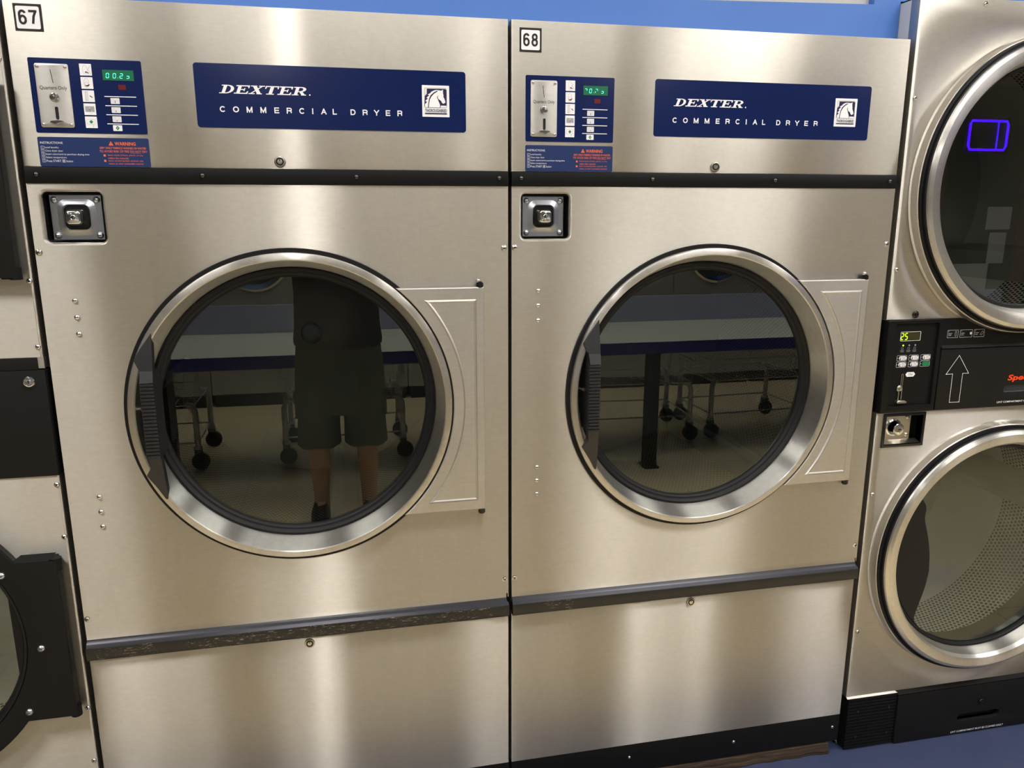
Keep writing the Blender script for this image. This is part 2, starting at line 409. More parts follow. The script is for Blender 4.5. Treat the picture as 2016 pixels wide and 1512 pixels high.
def block(mb, ch, x, w_, z, h, y, th=.0022):
    """bold grotesque capitals and numerals built from strokes"""
    t = th / 2; lay = [0]
    def ln(*pts):
        P = [Vector((x + t + a * (w_ - 2 * t), z + t + b * (h - 2 * t))) for a, b in pts]
        P = [p for i, p in enumerate(P) if i == 0 or (p - P[i - 1]).length > 1e-6]; n = len(P); L = []
        if n == 2:
            d = (P[1] - P[0]).normalized() * t; P = [P[0] - d, P[1] + d]
        for i in range(n):
            d1 = (P[i] - P[i - 1]).normalized() if i else (P[1] - P[0]).normalized()
            d2 = (P[i + 1] - P[i]).normalized() if i < n - 1 else d1
            m = d1 + d2; m = Vector((-m.y, m.x)).normalized(); k = max(m.dot(Vector((-d1.y, d1.x))), .35)
            L.append((P[i] + m * t / k, P[i] - m * t / k))
        yy = y - lay[0] * .00005; lay[0] += 1
        mb.add([(q_.x, yy, q_.y) for pr in L for q_ in pr], [(2 * i, 2 * i + 1, 2 * i + 3, 2 * i + 2) for i in range(n - 1)])
    def arc(cx, cz, rx, rz, a0, a1, n=18): return [(cx + rx * math.cos(math.radians(a0 + (a1 - a0) * i / n)), cz + rz * math.sin(math.radians(a0 + (a1 - a0) * i / n))) for i in range(n + 1)]
    if ch == 'C': ln(*arc(.5, .5, .5, .5, 40, 320))
    elif ch == 'O': ln(*arc(.5, .5, .5, .5, 0, 360))
    elif ch == 'M': ln((0, 0), (0, 1)); ln((1, 0), (1, 1)); ln((0, 1), (.5, .05), (1, 1))
    elif ch == 'E': ln((0, 0), (0, 1)); ln((0, 1), (1, 1)); ln((0, .5), (.9, .5)); ln((0, 0), (1, 0))
    elif ch == 'R': ln((0, 0), (0, 1)); ln((0, 1), (.55, 1), *arc(.6, .74, .38, .26, 90, -90), (0, .48)); ln((.7, .48), (.9, .38), (.95, 0))
    elif ch == 'I': mb.box(x, x + th, y, y + .0001, z, z + h)
    elif ch == 'A': ln((0, 0), (.5, 1)); ln((1, 0), (.5, 1)); ln((.22, .32), (.78, .32))
    elif ch == 'L': ln((0, 0), (0, 1)); ln((0, 0), (1, 0))
    elif ch == 'D': ln((0, 0), (0, 1)); ln((0, 1), (.4, 1), *arc(.45, .5, .53, .5, 90, -90), (0, 0))
    elif ch == 'Y': ln((0, 1), (.5, .42)); ln((1, 1), (.5, .42)); ln((.5, .45), (.5, 0))
    elif ch == '6': ln(*arc(.5, .30, .5, .30, 0, 360)); ln(*arc(.5, .72, .5, .28, 25, 180), (0, .3))
    elif ch == '7': ln((0, 1), (1, 1)); ln((1, 1), (.62, .6), (.40, 0))
    elif ch == '8': ln(*arc(.5, .27, .5, .27, 0, 360)); ln(*arc(.5, .76, .44, .24, 0, 360))

# ------------------------------------------------------------------ small hardware
def screw(parent, x, z, y=0.0, r=.0055, kind='cross', name='screw', mat=None, label=None):
    mb = MB()
    if kind == 'dome':
        mb.lathe([(r, 0), (r, -r * .25), (r * .85, -r * .55), (r * .5, -r * .8), (0.00001, -r * .9)], n=20)
        mb.cur = 1
        mb.box(-r * .45, r * .45, -r * .93, -r * .8, -r * .09, r * .09)
    elif kind == 'hex':
        mb.lathe([(r, 0), (r, -r * .3), (r * .8, -r * .6), (r * .42, -r * .75), (r * .40, -r * .55), (.00001, -r * .55)], n=20)
        mb.cur = 1; mb.disc(0, 0, -r * .56, r * .38, 6)
    else:       # flanged cross-head
        mb.lathe([(r, 0), (r, -r * .14), (r * .72, -r * .22), (r * .66, -r * .4), (r * .5, -r * .52), (.00001, -r * .56)], n=24)
        mb.cur = 1
        for t in (math.pi / 4 + .2, -math.pi / 4 + .2):
            c, s = math.cos(t), math.sin(t); a, b = r * .5, r * .09
            mb.prism([(-a * c - b * s, -a * s + b * c), (-a * c + b * s, -a * s - b * c), (a * c + b * s, a * s - b * c), (a * c - b * s, a * s + b * c)], -r * .60, -r * .4)
        mb.lathe([(r * .70, -r * .225), (r * .64, -r * .24)], n=24)
    return ob(name, mb, [mat or M['screw'], M['dark']], parent, (x, y, z), label=label)
def cam_lock(parent, x, z, y=0.0, r=.0115, mats=None, name='cam_lock', keyway='ring', label=None):
    mb = MB()
    mb.lathe([(r, 0), (r, -.003), (r * .88, -.0048), (r * .74, -.0052), (r * .72, -.0035), (r * .45, -.0035), (r * .43, -.0056), (.00001, -.0058)], n=32)
    mb.cur = 1
    if keyway == 'ring':
        mb.lathe([(r * .71, -.0036), (r * .46, -.0037)], n=32)
        mb.box(-r * .08, r * .08, -.0060, -.0056, r * .1, r * .5)
    else:
        mb.box(-r * .07, r * .07, -.0062, -.0056, -r * .35, r * .30); mb.disc(0, r * .15, -.0061, r * .16, 12)
    return ob(name, mb, mats or [M['nickel'], M['dark']], parent, (x, y, z), label=label)

# ------------------------------------------------------------------ the big single-door dryer
W = .98
def slab_serif(mb, s, x0, x1, z0, z1, y):
    """wide slanted slab-serif capitals"""
    h = z1 - z0; sl = .42 * h; n = len(s); cw = (x1 - x0 - sl) / n
    lay = [0]
    def P(pts, k):
        lay[0] += 1; yy = y - (lay[0] % 16) * .00004
        mb.add([(x0 + k * cw + px * cw + pz * sl, yy, z0 + pz * h) for px, pz in pts], [tuple(range(len(pts)))])
    def bar(a, b, c, d, k): P([(a, c), (b, c), (b, d), (a, d)], k)
    for k, ch in enumerate(s):
        t = .13
        if ch == 'D':
            bar(.0, .42, 0, .1, k); bar(.0, .42, .9, 1, k); bar(.15, .38, .1, .9, k)
            N = 14; o = [(.42 + .50 * math.sin(math.pi * i / N), .5 - .5 * math.cos(math.pi * i / N)) for i in range(N + 1)]
            q = [(.42 + .28 * math.sin(math.pi * i / N), .5 - .4 * math.cos(math.pi * i / N)) for i in range(N + 1)]
            for i in range(N): P([o[i], o[i + 1], q[i + 1], q[i]], k)
        elif ch == 'E':
            bar(0, .93, 0, .12, k); bar(0, .93, .88, 1, k); bar(.15, .38, .12, .88, k); bar(.38, .66, .45, .56, k); bar(.60, .67, .33, .68, k)
            P([(.80, .12), (.93, .12), (.93, .33), (.87, .33)], k); P([(.80, .88), (.93, .88), (.93, .68), (.87, .68)], k)
        elif ch == 'X':
            P([(.12, .94), (.40, .94), (.86, .06), (.58, .06)], k); P([(.08, .06), (.20, .06), (.84, .94), (.72, .94)], k)
            for a in (0, .55): bar(a, a + .38 + (.05 if a == 0 else 0), 0, .1, k); bar(a, a + .42, .9, 1, k)
        elif ch == 'T':
            bar(.02, .96, .88, 1, k); bar(.37, .61, .1, .9, k); bar(.22, .76, 0, .1, k)
            P([(.02, .88), (.13, .88), (.08, .66), (.02, .66)], k); P([(.85, .88), (.96, .88), (.96, .66), (.90, .66)], k)
        elif ch == 'R':
            bar(0, .48, 0, .1, k); bar(0, .50, .9, 1, k); bar(.15, .38, .1, .9, k)
            N = 10; o = [(.5 + .40 * math.sin(math.pi * i / N), .70 - .30 * math.cos(math.pi * i / N)) for i in range(N + 1)]
            q = [(.5 + .18 * math.sin(math.pi * i / N), .70 - .20 * math.cos(math.pi * i / N)) for i in range(N + 1)]
            for i in range(N): P([o[i], o[i + 1], q[i + 1], q[i]], k)
            bar(.36, .52, .40, .5, k); P([(.44, .44), (.68, .44), (.92, .1), (.66, .1)], k); bar(.66, 1.02, 0, .1, k)

def emblem(parent, y):
    """white square with a horse head; drawn in the sticker's own units"""
    def E(px, pz):
        u = (px - 118 - (pz - 440) * .03) / 622; v = (pz - 440 - (px - 118) * .024) / 720
        return (.789 + u * .058, H + .5045 - v * .0637)
    def poly(mb, pts, yy): mb.prism([E(*p) for p in pts], yy, yy + .0002)
    m = MB(); m.prism(rect(.789, .847, H + .4408, H + .5045, .001), y, y + .0003)
    e = ob('emblem', m, M['white'], parent, label='white square emblem with a horse head')
    nv = MB(); y2 = y - .0003
    poly(nv, [(232, 520), (650, 528), (680, 550), (690, 910), (560, 905), (545, 965), (255, 955), (180, 940), (185, 690), (232, 640)], y2)
    ob('emblem_ground', nv, M['navyink'], e)
    wh = MB(); y3 = y2 - .0003
    poly(wh, [(275, 955), (285, 850), (300, 760), (330, 690), (390, 625), (480, 580), (460, 572), (380, 600), (310, 650), (288, 700), (270, 780), (258, 860), (256, 955)], y3 + .0001) if False else None
    poly(wh, [(280, 955), (290, 850), (305, 770), (340, 700), (400, 635), (482, 583), (470, 570), (520, 560), (560, 565), (605, 545), (600, 600), (618, 690), (610, 700), (640, 760), (662, 820), (655, 845), (625, 862), (600, 862), (580, 835), (560, 800), (520, 770), (482, 745), (500, 800), (530, 870), (540, 900), (537, 962)], y3)
    poly(wh, [(262, 955), (268, 860), (285, 750), (320, 670), (400, 600), (465, 568), (520, 560), (455, 552), (400, 560), (320, 600), (330, 615), (250, 655), (290, 670), (225, 730), (262, 745), (200, 800), (240, 825), (190, 880), (186, 950)], y3)
    ob('horse_head', wh, M['white'], e)
    dk = MB(); y4 = y3 - .0002
    poly(dk, [(498, 665), (470, 700), (468, 730), (485, 755), (500, 745), (482, 722), (484, 700)], y4)
    addtext(dk, 'THOROUGHBRED', .7950, .8415, H + .4503, H + .4568, y4, bold=.012)
    dk.prism(rect(.7945, .8418, H + .4463, H + .4485), y4, y4 + .0002)
    ring = rect(.7943, .8416, H + .4596, H + .4993, .003); ri = offset(ring, -.0005)
    dk.loft([[(x, y4, z) for x, z in ring], [(x, y4, z) for x, z in ri]])
    ob('emblem_lettering', dk, M['navyink'], e)

def make_dryer(x0, number, digits, label):
    t = thing('commercial_dryer', label, 'dryer', (x0, 0, 0), 'wide single-door dryers')
    z = lambda v: v + H
    st = M['steel']
    # cabinet: side, top, back and bottom sheets
    c = MB()
    c.box(.006, .009, .018, 1.08, z(-1.262), z(.641)); c.box(.970, .973, .018, 1.08, z(-1.262), z(.641))
    c.box(.006, .973, .018, 1.08, z(.636), z(.6405)); c.box(.006, .973, 1.075, 1.08, z(-1.262), z(.641)); c.box(.006, .973, .03, 1.08, z(-1.264), z(-1.258))
    ob('cabinet', c, M['steel_plate'], t)
    # upper panel
    p = MB(); p.plate(rect(.003, .976, z(.3295), z(.643)), [], 0, .03, bev=.0022)
    ob('upper_panel', p, st, t)
    s = MB(); s.plate(rect(.003, .976, z(.2985), z(.3290), .003), [], -.0035, .02, bev=.0012)
    strip = ob('trim_strip', s, M['black'], t, label='black strip')
    for sx in (.025, .335, .645, .955): screw(strip, sx, z(.3150), -.0035, .0052, 'dome', 'screw', M['oxide'])
    # front panel with the door opening and the lock recess, flared at its foot
    CX, CZ = .493, z(-.19)
    f = MB()
    rec = rect(.0272, .1382, z(.1818), z(.2820), .010)
    f.plate(rect(.0035, .9755, z(-.690), z(.2975)), [circ(CX, CZ, .346, 128), offset(rec, .0055)], 0, .002, bev=.0)
    f.loft([[(x, 0, zz) for x, zz in offset(rec, .0055)], [(x, .0008, zz) for x, zz in offset(rec, .0030)], [(x, .0035, zz) for x, zz in offset(rec, .0008)], [(x, .008, zz) for x, zz in rec]])
    f2 = MB()
    pr = [(-.690, 0), (-.696, -.0004), (-.701, -.0016), (-.7055, -.0042), (-.7085, -.0078), (-.7105, -.0095), (-.7165, -.0135)]
    f.loft([[(.0040, y, z(v)), (.970, y, z(v))] for i, (v, y) in enumerate(pr[:3])], closed=False)
    f2.loft([[(.0040, y, z(v)), (.970 if i < 3 else .974, y, z(v))] for i, (v, y) in enumerate(pr[2:])], closed=False)
    ob('rail_lip', f2, M['darksteel'], t, sharp=60, label='dark glossy lip above the rail')
    for xs in (.0035, .9755): f.box(min(xs, xs + (.002 if xs < .5 else -.002)), max(xs, xs + (.002 if xs < .5 else -.002)), 0.0005, .018, z(-.700), z(.2975))
    fp = ob('front_panel', f, st, t, sharp=25)
    for sx, sz in ((.0105, .163), (.9660, .162), (.9660, -.651), (.0105, -.650)): screw(t, sx, z(sz), 0, .0066, 'cross')
    for sz in (.0643, .0300, -.0047, -.3635, -.3980, -.4324): screw(t, .0662, z(sz), 0, .0057, 'dome', 'plug_button', M['chrome'])
    # coin box lock in its recess
    k = MB(); 
    k.loft([[(x, .008, zz) for x, zz in rec], [(x, .045, zz) for x, zz in rec]], cap1=True)
    ob('lock_recess', k, M['glossblack'], t)
    k = MB(); k.prism(rect(.0335, .1305, z(.1865), z(.2765), .001), .024, .044, .0006)
    k.loft([[(x, .0238, zz) for x, zz in rect(.046, .119, z(.195), z(.268), .018)], [(x, .0222, zz) for x, zz in rect(.0520, .1130, z(.2010), z(.2625), .015)]])
    k.loft([[(x, .0222, zz) for x, zz in rect(.0520, .1130, z(.2010), z(.2625), .015)], [(x, .0205, zz) for x, zz in rect(.0570, .1080, z(.2060), z(.2580), .012)], [(x, .030, zz) for x, zz in rect(.0580, .1070, z(.2070), z(.2570), .012)]])
    lk = ob('coin_box_lock', k, M['galv'], t, label='grey zinc lock plate')
    for a in (.0428, .1220):
        for b in (.2667, .1955): screw(lk, a, z(b), .024, .0066, 'dome', 'screw', M['galv'])
    k = MB(); k.prism(rect(.0585, .1065, z(.2075), z(.2565), .011), .0195, .030, .003)
    k.cur = 0
    ob('lock_well', k, M['glossblack'], lk)
    k = MB()
    ri = rect(.0662, .0972, z(.2165), z(.2470), .0085, 6)
    k.loft([[(x, y, zz) for x, zz in offset(ri, o_)] for y, o_ in ((-.003, -.0045), (-.0022, -.0028), (.0, -.0012), (.006, 0), (.021, .0015))], True, False)
    k.cur = 1; k.disc(.0817, z(.2316), -.0033, .0048, 20)
    k.cur = 0; k.lathe([(.0050, -.0032), (.0046, -.0042), (.0036, -.0040)], .0817, z(.2316), 20)
    k.prism(rect(.0822, .0850, z(.2285), z(.2345)), -.0036, -.0034)
    ob('lock_bolt_head', k, [M['chrome'], M['dark']], lk, label='chrome key head')
    # control decal
    y = -.0010
    d = MB(); d.prism(rect(.0346, .2374, z(.3942), z(.5322), .003), y, 0)
    dc = ob('control_decal', d, M['navy'], t, label='navy blue control decal')
    pl = MB(); pl.plate(rect(.0453, .1055, z(.4040), z(.5220), .004), [rect(.0735, .0795, z(.4185), z(.4430), .0029)], -.0035, y, bev=.0010)
    pl.cur = 1; pl.box(.0738, .0792, -.0012, -.0011, z(.419), z(.4428))
    pl.prism([(.0725, z(.5109)), (.0737, z(.5109)), (.0765, z(.4862)), (.0753, z(.4862))], -.0037, -.0035)
    cs = ob('coin_slot_plate', pl, [M['steel_plate'], M['dark']], dc, label='steel coin slot plate')
    for a in (.0505, .1003):
        for b in (.5165, .4098): screw(cs, a, z(b), -.0035, .0033, 'dome')
    bt = MB(); bt.lathe([(.0085, -.0035), (.0085, -.006), (.0070, -.0078), (.0062, -.0070), (.0050, -.0070), (.0046, -.0088), (.00001, -.0092)], .0752, z(.4608), 28)
    ob('coin_return_button', bt, M['chrome'], cs)
    tr = MB(); tr.prism([(.0635, z(.4135)), (.0700, z(.4115)), (.0760, z(.4095)), (.0820, z(.4120)), (.0885, z(.4140)), (.0870, z(.4165)), (.0765, z(.4180)), (.0660, z(.4165))], -.011, -.0035, .001)
    ob('coin_tray_lip', tr, M['chrome'], cs)
    tx = MB(); addtext(tx, 'Quarters Only', .0510, .0995, z(.4722), z(.4810), -.0038, bold=.004)
    ob('lettering', tx, M['ink'], cs)
    # pictograms
    for i in range(5):
        zt = z(.5237) - i * .02440; zb = zt - .0216; xx = .1250
        ic = MB(); ic.prism(rect(xx, xx + .0214, zb, zt, .0008), y - .0006, y)
        po = ob('pictogram_label', ic, M['white'], dc)
        g = MB(); ya = y - .0009; zc = (zt + zb) / 2; xc = xx + .0107
        def oval(cx, cz, rx, rz, th=.0004):
            o = [(cx + rx * math.cos(2 * math.pi * q / 24), cz + rz * math.sin(2 * math.pi * q / 24)) for q in range(24)]
            inn = [(cx + (rx - th) * math.cos(2 * math.pi * q / 24), cz + (rz - th) * math.sin(2 * math.pi * q / 24)) for q in range(24)]
            g.loft([[(a, ya, b) for a, b in o], [(a, ya, b) for a, b in inn]])
        addtext(g, str(i + 1), xx + .0018, xx + (.0028 if i else .0021), zt - .0040, zt - .0020, ya)
        if i == 0:
            oval(xc - .001, zc, .0045, .0085); g.prism([(xc + .0085, zc + .008), (xc + .0089, zc + .008), (xc + .0045, zc), (xc + .0089, zc - .0080), (xc + .0085, zc - .0080), (xc + .0039, zc)], ya, ya + .0001)
            g.cur = 1; g.prism([(xc - .001, zc - .0035), (xc + .001, zc - .0030), (xc + .0025, zc - .0045), (xc + .0055, zc - .0055), (xc + .0050, zc - .0070), (xc + .001, zc - .0055), (xc - .001, zc - .0060)], ya, ya + .0001)
        elif i == 1:
            oval(xc - .001, zc + .001, .0045, .0075); oval(xc - .001, zc - .0035, .0040, .0050)
            g.cur = 1; g.prism([(xc - .0035, zc - .003), (xc - .001, zc - .0045), (xc + .0015, zc - .0035), (xc + .0042, zc - .0020), (xc + .0040, zc - .0045), (xc + .001, zc - .0065), (xc - .0025, zc - .0060)], ya, ya + .0001)
        elif i == 2:
            for a in (-.0055, -.0015, -.0042): g.box(xc + a, xc + a + .0005, ya, ya + .0001, zc - .008, zc + .008)
            g.box(xc - .006, xc + .0, ya, ya + .0001, zc + .0078, zc + .0083); g.box(xc - .006, xc - .001, ya, ya + .0001, zc - .0083, zc - .0078)
            g.cur = 1; g.prism([(xc + .0015, zc + .0005), (xc + .004, zc + .0010), (xc + .0075, zc - .0020), (xc + .0070, zc - .0035), (xc + .0045, zc - .0015)], ya, ya + .0001)
        elif i == 3:
            g.cur = 2; g.prism(rect(xc - .0082, xc + .0082, zc - .0050, zc + .0055, .001), ya, ya + .0001)
            g.cur = 3; g.prism([(xc - .001, zc + .0015), (xc - .0001, zc + .0040), (xc + .0008, zc + .0015)], ya - .0002, ya - .0001); g.prism([(xc + .002, zc - .003), (xc + .0045, zc - .0045), (xc + .0085, zc - .0090), (xc + .006, zc - .0098)], ya - .0002, ya - .0001)
            g.cur = 1; g.box(xc - .0005, xc + .0003, ya - .0002, ya - .0001, zc - .0030, zc + .0015)
        else:
            fr = rect(xc - .0080, xc + .0070, zc - .0042, zc + .0055, .0005); fi = offset(fr, -.0003)
            g.loft([[(a, ya, b) for a, b in fr], [(a, ya, b) for a, b in fi]])
            g.cur = 4; g.prism([(xc - .0035, zc + .0008), (xc, zc + .0045), (xc + .0035, zc + .0008), (xc, zc - .0030)], ya, ya + .0001)
            g.cur = 0; g.box(xc + .003, xc + .0035, ya - .0001, ya, zc - .0095, zc - .0035)
        ob('pictogram', g, [M['grey'], M['redink'], M['grey'], M['white'], M['green']], po)
    # display
    dp = MB(); dp.prism(rect(.1655, .2220, z(.4945), z(.5140), .0005), y - .0010, y)
    dd = ob('display_window', dp, M['lcd'], dc, label='green digital display')
    sg = MB()
    for ch, dx in digits:
        if ch == '.': sg.box(dx, dx + .0008, y - .0014, y - .0012, z(.4993), z(.5001))
        else: digit(sg, ch, dx, z(.4990), .0048, .0085, y - .0014, .0011)
    ob('display_digits', sg, M['seg'], dd)
    rd = MB(); rd.prism(rect(.1915, .2055, z(.4775), z(.4870), .002), y - .0004, y)
    ob('indicator_window', rd, M['red'], dc, label='dark red indicator window')
    ln = MB()
    for b in (.4645, .4473, .4303, .4131): ln.box(.1645, .2225, y - .0004, y, z(b) - .0007, z(b) + .0007)
    ob('divider_line', ln, M['white'], dc)
    for i, b in enumerate((.4562, .4392, .4220)):
        q = MB(); q.prism(rect(.1752, .1915, z(b) - .0055, z(b) + .0055, .0012), y - .0010, y)
        q.cur = 1; q.box(.1829, .1838, y - .0013, y - .0011, z(b) - .0040, z(b) - .0005 + .0012 * (1 - i))
        q.cur = 2; q.box(.1829, .1838, y - .0013, y - .0011, z(b) + .0005 + .0012 * (1 - i), z(b) + .0042)
        ob('temperature_button', q, [M['cream'], M['ink'], M['white']], dc)
        q = MB(); q.disc(.1705, z(b), y - .0004, .0024, 16); q.disc(.1705, z(b), y - .0002, .0024, 16)
        ob('indicator_light', q, M['grey'] if False else M['rubber'], dc)
    q = MB(); q.prism(rect(.1745, .1912, z(.3997), z(.4108), .0012), y - .0010, y)
    q.cur = 1; q.prism([(.1793, z(.4052)), (.1829, z(.4095)), (.1865, z(.4052)), (.1829, z(.4010))], y - .0013, y - .0011)
    q.cur = 0; q.prism([(.1822, z(.4052)), (.1829, z(.4072)), (.1836, z(.4052)), (.1829, z(.4035))], y - .0016, y - .0014)
    ob('start_button', q, [M['white'], M['green']], dc, label='white button with a green diamond')
    # instruction decal
    d = MB(); d.prism(rect(.0343, .2374, z(.3306), z(.3864), .003), y, 0)
    ic = ob('instruction_decal', d, M['navy2'], t, label='blue instruction and warning decal')
    tx = MB(); yt = y - .0003
    addtext(tx, 'INSTRUCTIONS', .0385, .0790, z(.3733), z(.3775), yt, bold=.006)
    rows = [('Load laundry', .0462, .0710, .3662), ('Close dryer door', .0462, .0782, .3598), ('Insert coins/card to purchase drying time', .0462, .1250, .3535), ('Select temperature', .0462, .0832, .3473), ('Press START', .0462, .0728, .3410)]
    for i, (s_, a, b, zz) in enumerate(rows):
        addtext(tx, s_, a, b, z(zz) - .0022, z(zz) + .0022, yt)
        fr = rect(.0388, .0446, z(zz) - .0027, z(zz) + .0027); fi = offset(fr, -.0004); tx.loft([[(u, yt, v) for u, v in fr], [(u, yt, v) for u, v in fi]])
        addtext(tx, str(i + 1), .0409, .0425 if i else .0414, z(zz) - .0016, z(zz) + .0016, yt)
    addtext(tx, 'button', .0822, .0940, z(.3388), z(.3430), yt)
    fr = rect(.0750, .0802, z(.3383), z(.3437)); fi = offset(fr, -.0005); tx.loft([[(u, yt, v) for u, v in fr], [(u, yt, v) for u, v in fi]])
    tx.prism([(.0762, z(.341)), (.0776, z(.3427)), (.0790, z(.341)), (.0776, z(.3393))], yt, yt + .0001)
    ob('instruction_lettering', tx, M['cream'], ic, label='white instruction lettering')
    tx = MB()
    tx.prism([(.1625, z(.3718)), (.1715, z(.3718)), (.1670, z(.3802))], yt, yt + .0001)
    addtext(tx, 'WARNING', .1740, .2130, z(.3720), z(.3788), yt, bold=.02)
    addtext(tx, 'DRY ONLY FABRICS WASHED IN WATER', .1460, .2315, z(.3650), z(.3690), yt, bold=.012)
    addtext(tx, 'TO AVOID RISK OF FIRE DO NOT DRY', .1445, .2335, z(.3584), z(.3627), yt, bold=.004)
    tx.box(.2020, .2215, yt, yt + .0001, z(.3572), z(.3575))
    addtext(tx, 'Items made of foam, plastic, or any', .1595, .2245, z(.3512), z(.3548), yt)
    addtext(tx, 'rubber-like materials', .1595, .1970, z(.3458), z(.3494), yt)
    addtext(tx, 'Items containing fuels, alcohols, oils,', .1595, .2245, z(.3404), z(.3440), yt)
    addtext(tx, 'waxes, or other combustible materials', .1595, .2245, z(.3350), z(.3386), yt)
    for b in (.3526, .3422): tx.prism(rect(.1512, .1552, z(b) - .0020, z(b) + .0020), yt, yt + .0001)
    ob('warning_lettering', tx, M['orange'], ic, label='orange warning lettering')
    tx = MB(); tx.box(.1667, .1673, yt - .0002, yt - .0001, z(.3745), z(.3778)); tx.box(.1667, .1673, yt - .0002, yt - .0001, z(.3730), z(.3737))
    ob('warning_mark', tx, M['navy2'], ic)
    # brand decal
    d = MB(); d.prism(rect(.3336, .8827, z(.4100), z(.5335), .006), y, 0)
    bd = ob('brand_decal', d, M['navy'], t, label='long navy blue brand decal')
    tx = MB(); slab_serif(tx, 'DEXTER', .3795, .5560, z(.4766), z(.4930), yt)
    tx.disc(.5575, z(.4780), yt, .0016, 16)
    ob('brand_lettering', tx, M['white'], bd, label='slanted white capitals')
    tx = MB()
    s_ = 'COMMERCIAL'; wd = {'C': .0115, 'O': .0118, 'M': .0115, 'E': .0095, 'R': .0105, 'I': .0030, 'A': .0110, 'L': .0085, 'D': .0105, 'Y': .0108}
    xp = [.3785, .4040, .4305, .4575, .4850, .5095, .5345, .5605, .5785, .6020]
    for ch, a in zip(s_, xp): block(tx, ch, a, wd[ch], z(.4405), .0115, yt)
    ob('type_lettering', tx, M['white'], bd, label='widely spaced white capitals')
    tx = MB()
    for ch, a in zip('DRYER', (.6385, .6635, .6870, .7115, .7360)): block(tx, ch, a, wd[ch], z(.4405), .0115, yt)
    ob('type_lettering', tx, M['white'], bd, label='widely spaced white capitals')
    emblem(bd, y - .0003)
    # number sticker
    d = MB(); d.prism(rect(.0210, .0697, z(.5790), z(.6275)), -.0008, 0)
    ns = ob('number_sticker', d, M['blackink'], t, label='square number sticker reading ' + number)
    d = MB(); d.prism(rect(.0248, .0657, z(.5830), z(.6230), .0030), -.0012, -.0008)
    nf = ob('sticker_face', d, M['white'], ns)
    tx = MB(); block(tx, number[0], .0288, .0145, z(.5900), .0265, -.0015, .0042); block(tx, number[1], .0470, .0145, z(.5900), .0265, -.0015, .0042)
    ob('number', tx, M['blackink'], nf)
    cam_lock(t, .4896, z(.3446))
    cam_lock(t, .4882, z(-.7677))
    # rail, lower panel, kick plate
    r = MB(); xa, xb = .0035, .9755
    L = [(-.0125, -.7160), (-.0150, -.7170), (-.0160, -.7200), (-.0160, -.7400), (-.0140, -.7460), (-.004, -.7475), (.01, -.7475), (.01, -.7160)]
    r.loft([[(xa, yy, z(v)) for yy, v in L], [(xb - .001, yy, z(v)) for yy, v in L]], True, True)
    ob('bumper_rail', r, M['rail'], t, label='black rail with the paint worn through')
    p = MB(); p.plate(rect(.003, .9755, z(-1.1795), z(-.7480)), [], 0, .02, bev=.0018)
    ob('lower_panel', p, st, t)
    p = MB(); p.plate(rect(.003, .9755, z(-1.265), z(-1.1805)), [], .0005, .02, bev=.001)
    kp = ob('kick_plate', p, M['black'], t, label='black kick plate')
    for sx in (.023, .333, .643, .954): screw(kp, sx, z(-1.2185), .0005, .0048, 'dome', 'screw', M['rubber'] if False else M['galv'])
    # drum (opening collar, perforated wall, back, lifters)
    DC = (.493, 0, z(-.145))
    dr = MB(); dr.lathe([(.47, .10), (.47, .86)], n=128)
    drum = ob('drum', dr, M['drum'], t, DC, label='perforated steel drum')
    b = MB(); b.lathe([(.47, .855), (.455, .845), (.10, .835), (.06, .83), (.00001, .83)], n=96)
    ob('drum_back', b, M['drumback'], drum)
    b = MB(); b.lathe([(.034, .8295), (.034, .826), (.031, .825), (.010, .8245), (.0095, .8265), (.00001, .8265)], n=40)
    ob('drum_hub', b, M['lifter'], drum)
    ang0 = -80 if number == '67' else -50
    for q in range(4):
        a = math.radians(ang0 + 90 * q); l = MB()
        ca, sa = math.cos(a), math.sin(a)
        def T(rad, tan): return (ca * rad - sa * tan, sa * rad + ca * tan)
        prof = [(.469, -.055), (.42, -.022), (.385, -.014), (.378, 0), (.385, .014), (.42, .022), (.469, .055)]
        l.loft([[(T(r_, g_)[0], yy, T(r_, g_)[1]) for r_, g_ in prof] for yy in (.14, .80)], True, True)
        ob('lifter', l, M['lifter'], drum)
    fr = MB()
    fr.lathe([(.346, .002), (.340, .02), (.325, .075), (.322, .10), (.47, .105)], CX, CZ, 96)
    ob('drum_collar', fr, M['glossblack'], t)
    # door
    dm = MB()
    dm.lathe([(.345, .004), (.3475, -.004), (.3480, -.0145), (.3465, -.0172), (.3445, -.018), (.3340, -.018), (.3315, -.0168), (.3290, -.010), (.3135, .0395), (.3125, .0405)], n=160)
    door = ob('door', dm, M['steel_ring'], t, (CX, 0, CZ), sharp=22, label='round door with a steel ring')
    g = MB(); g.lathe([(.3560, .001), (.3575, -.0010), (.3575, -.0035), (.3560, -.0050), (.345, -.0050), (.345, .004)], n=128)
    ob('outer_gasket', g, M['rubber'], door)
    g = MB(); g.lathe([(.3140, .037), (.3125, .034), (.3080, .033), (.3040, .0365), (.3015, .040), (.2985, .0405), (.2955, .043), (.2925, .047), (.2915, .0505), (.2915, .060), (.314, .060)], n=128)
    ob('inner_gasket', g, M['rubber'], door)
    g = MB(); g.lathe([(.2930, .050), (.00001, .050)], n=96)
    ob('glass_pane', g, M['glass'], door)
    # handle, in door coordinates
    hx = lambda v: v - CX; hz = lambda v: v - (CZ - H)
    h = MB()
    def HP(pts):    # (x, z, y front)
        h.loft([[(hx(a), yy, hz(b)) for a, b, yy in pts], [(hx(a), min(yy + .022, .020), hz(b)) for a, b, yy in pts]], True, True)
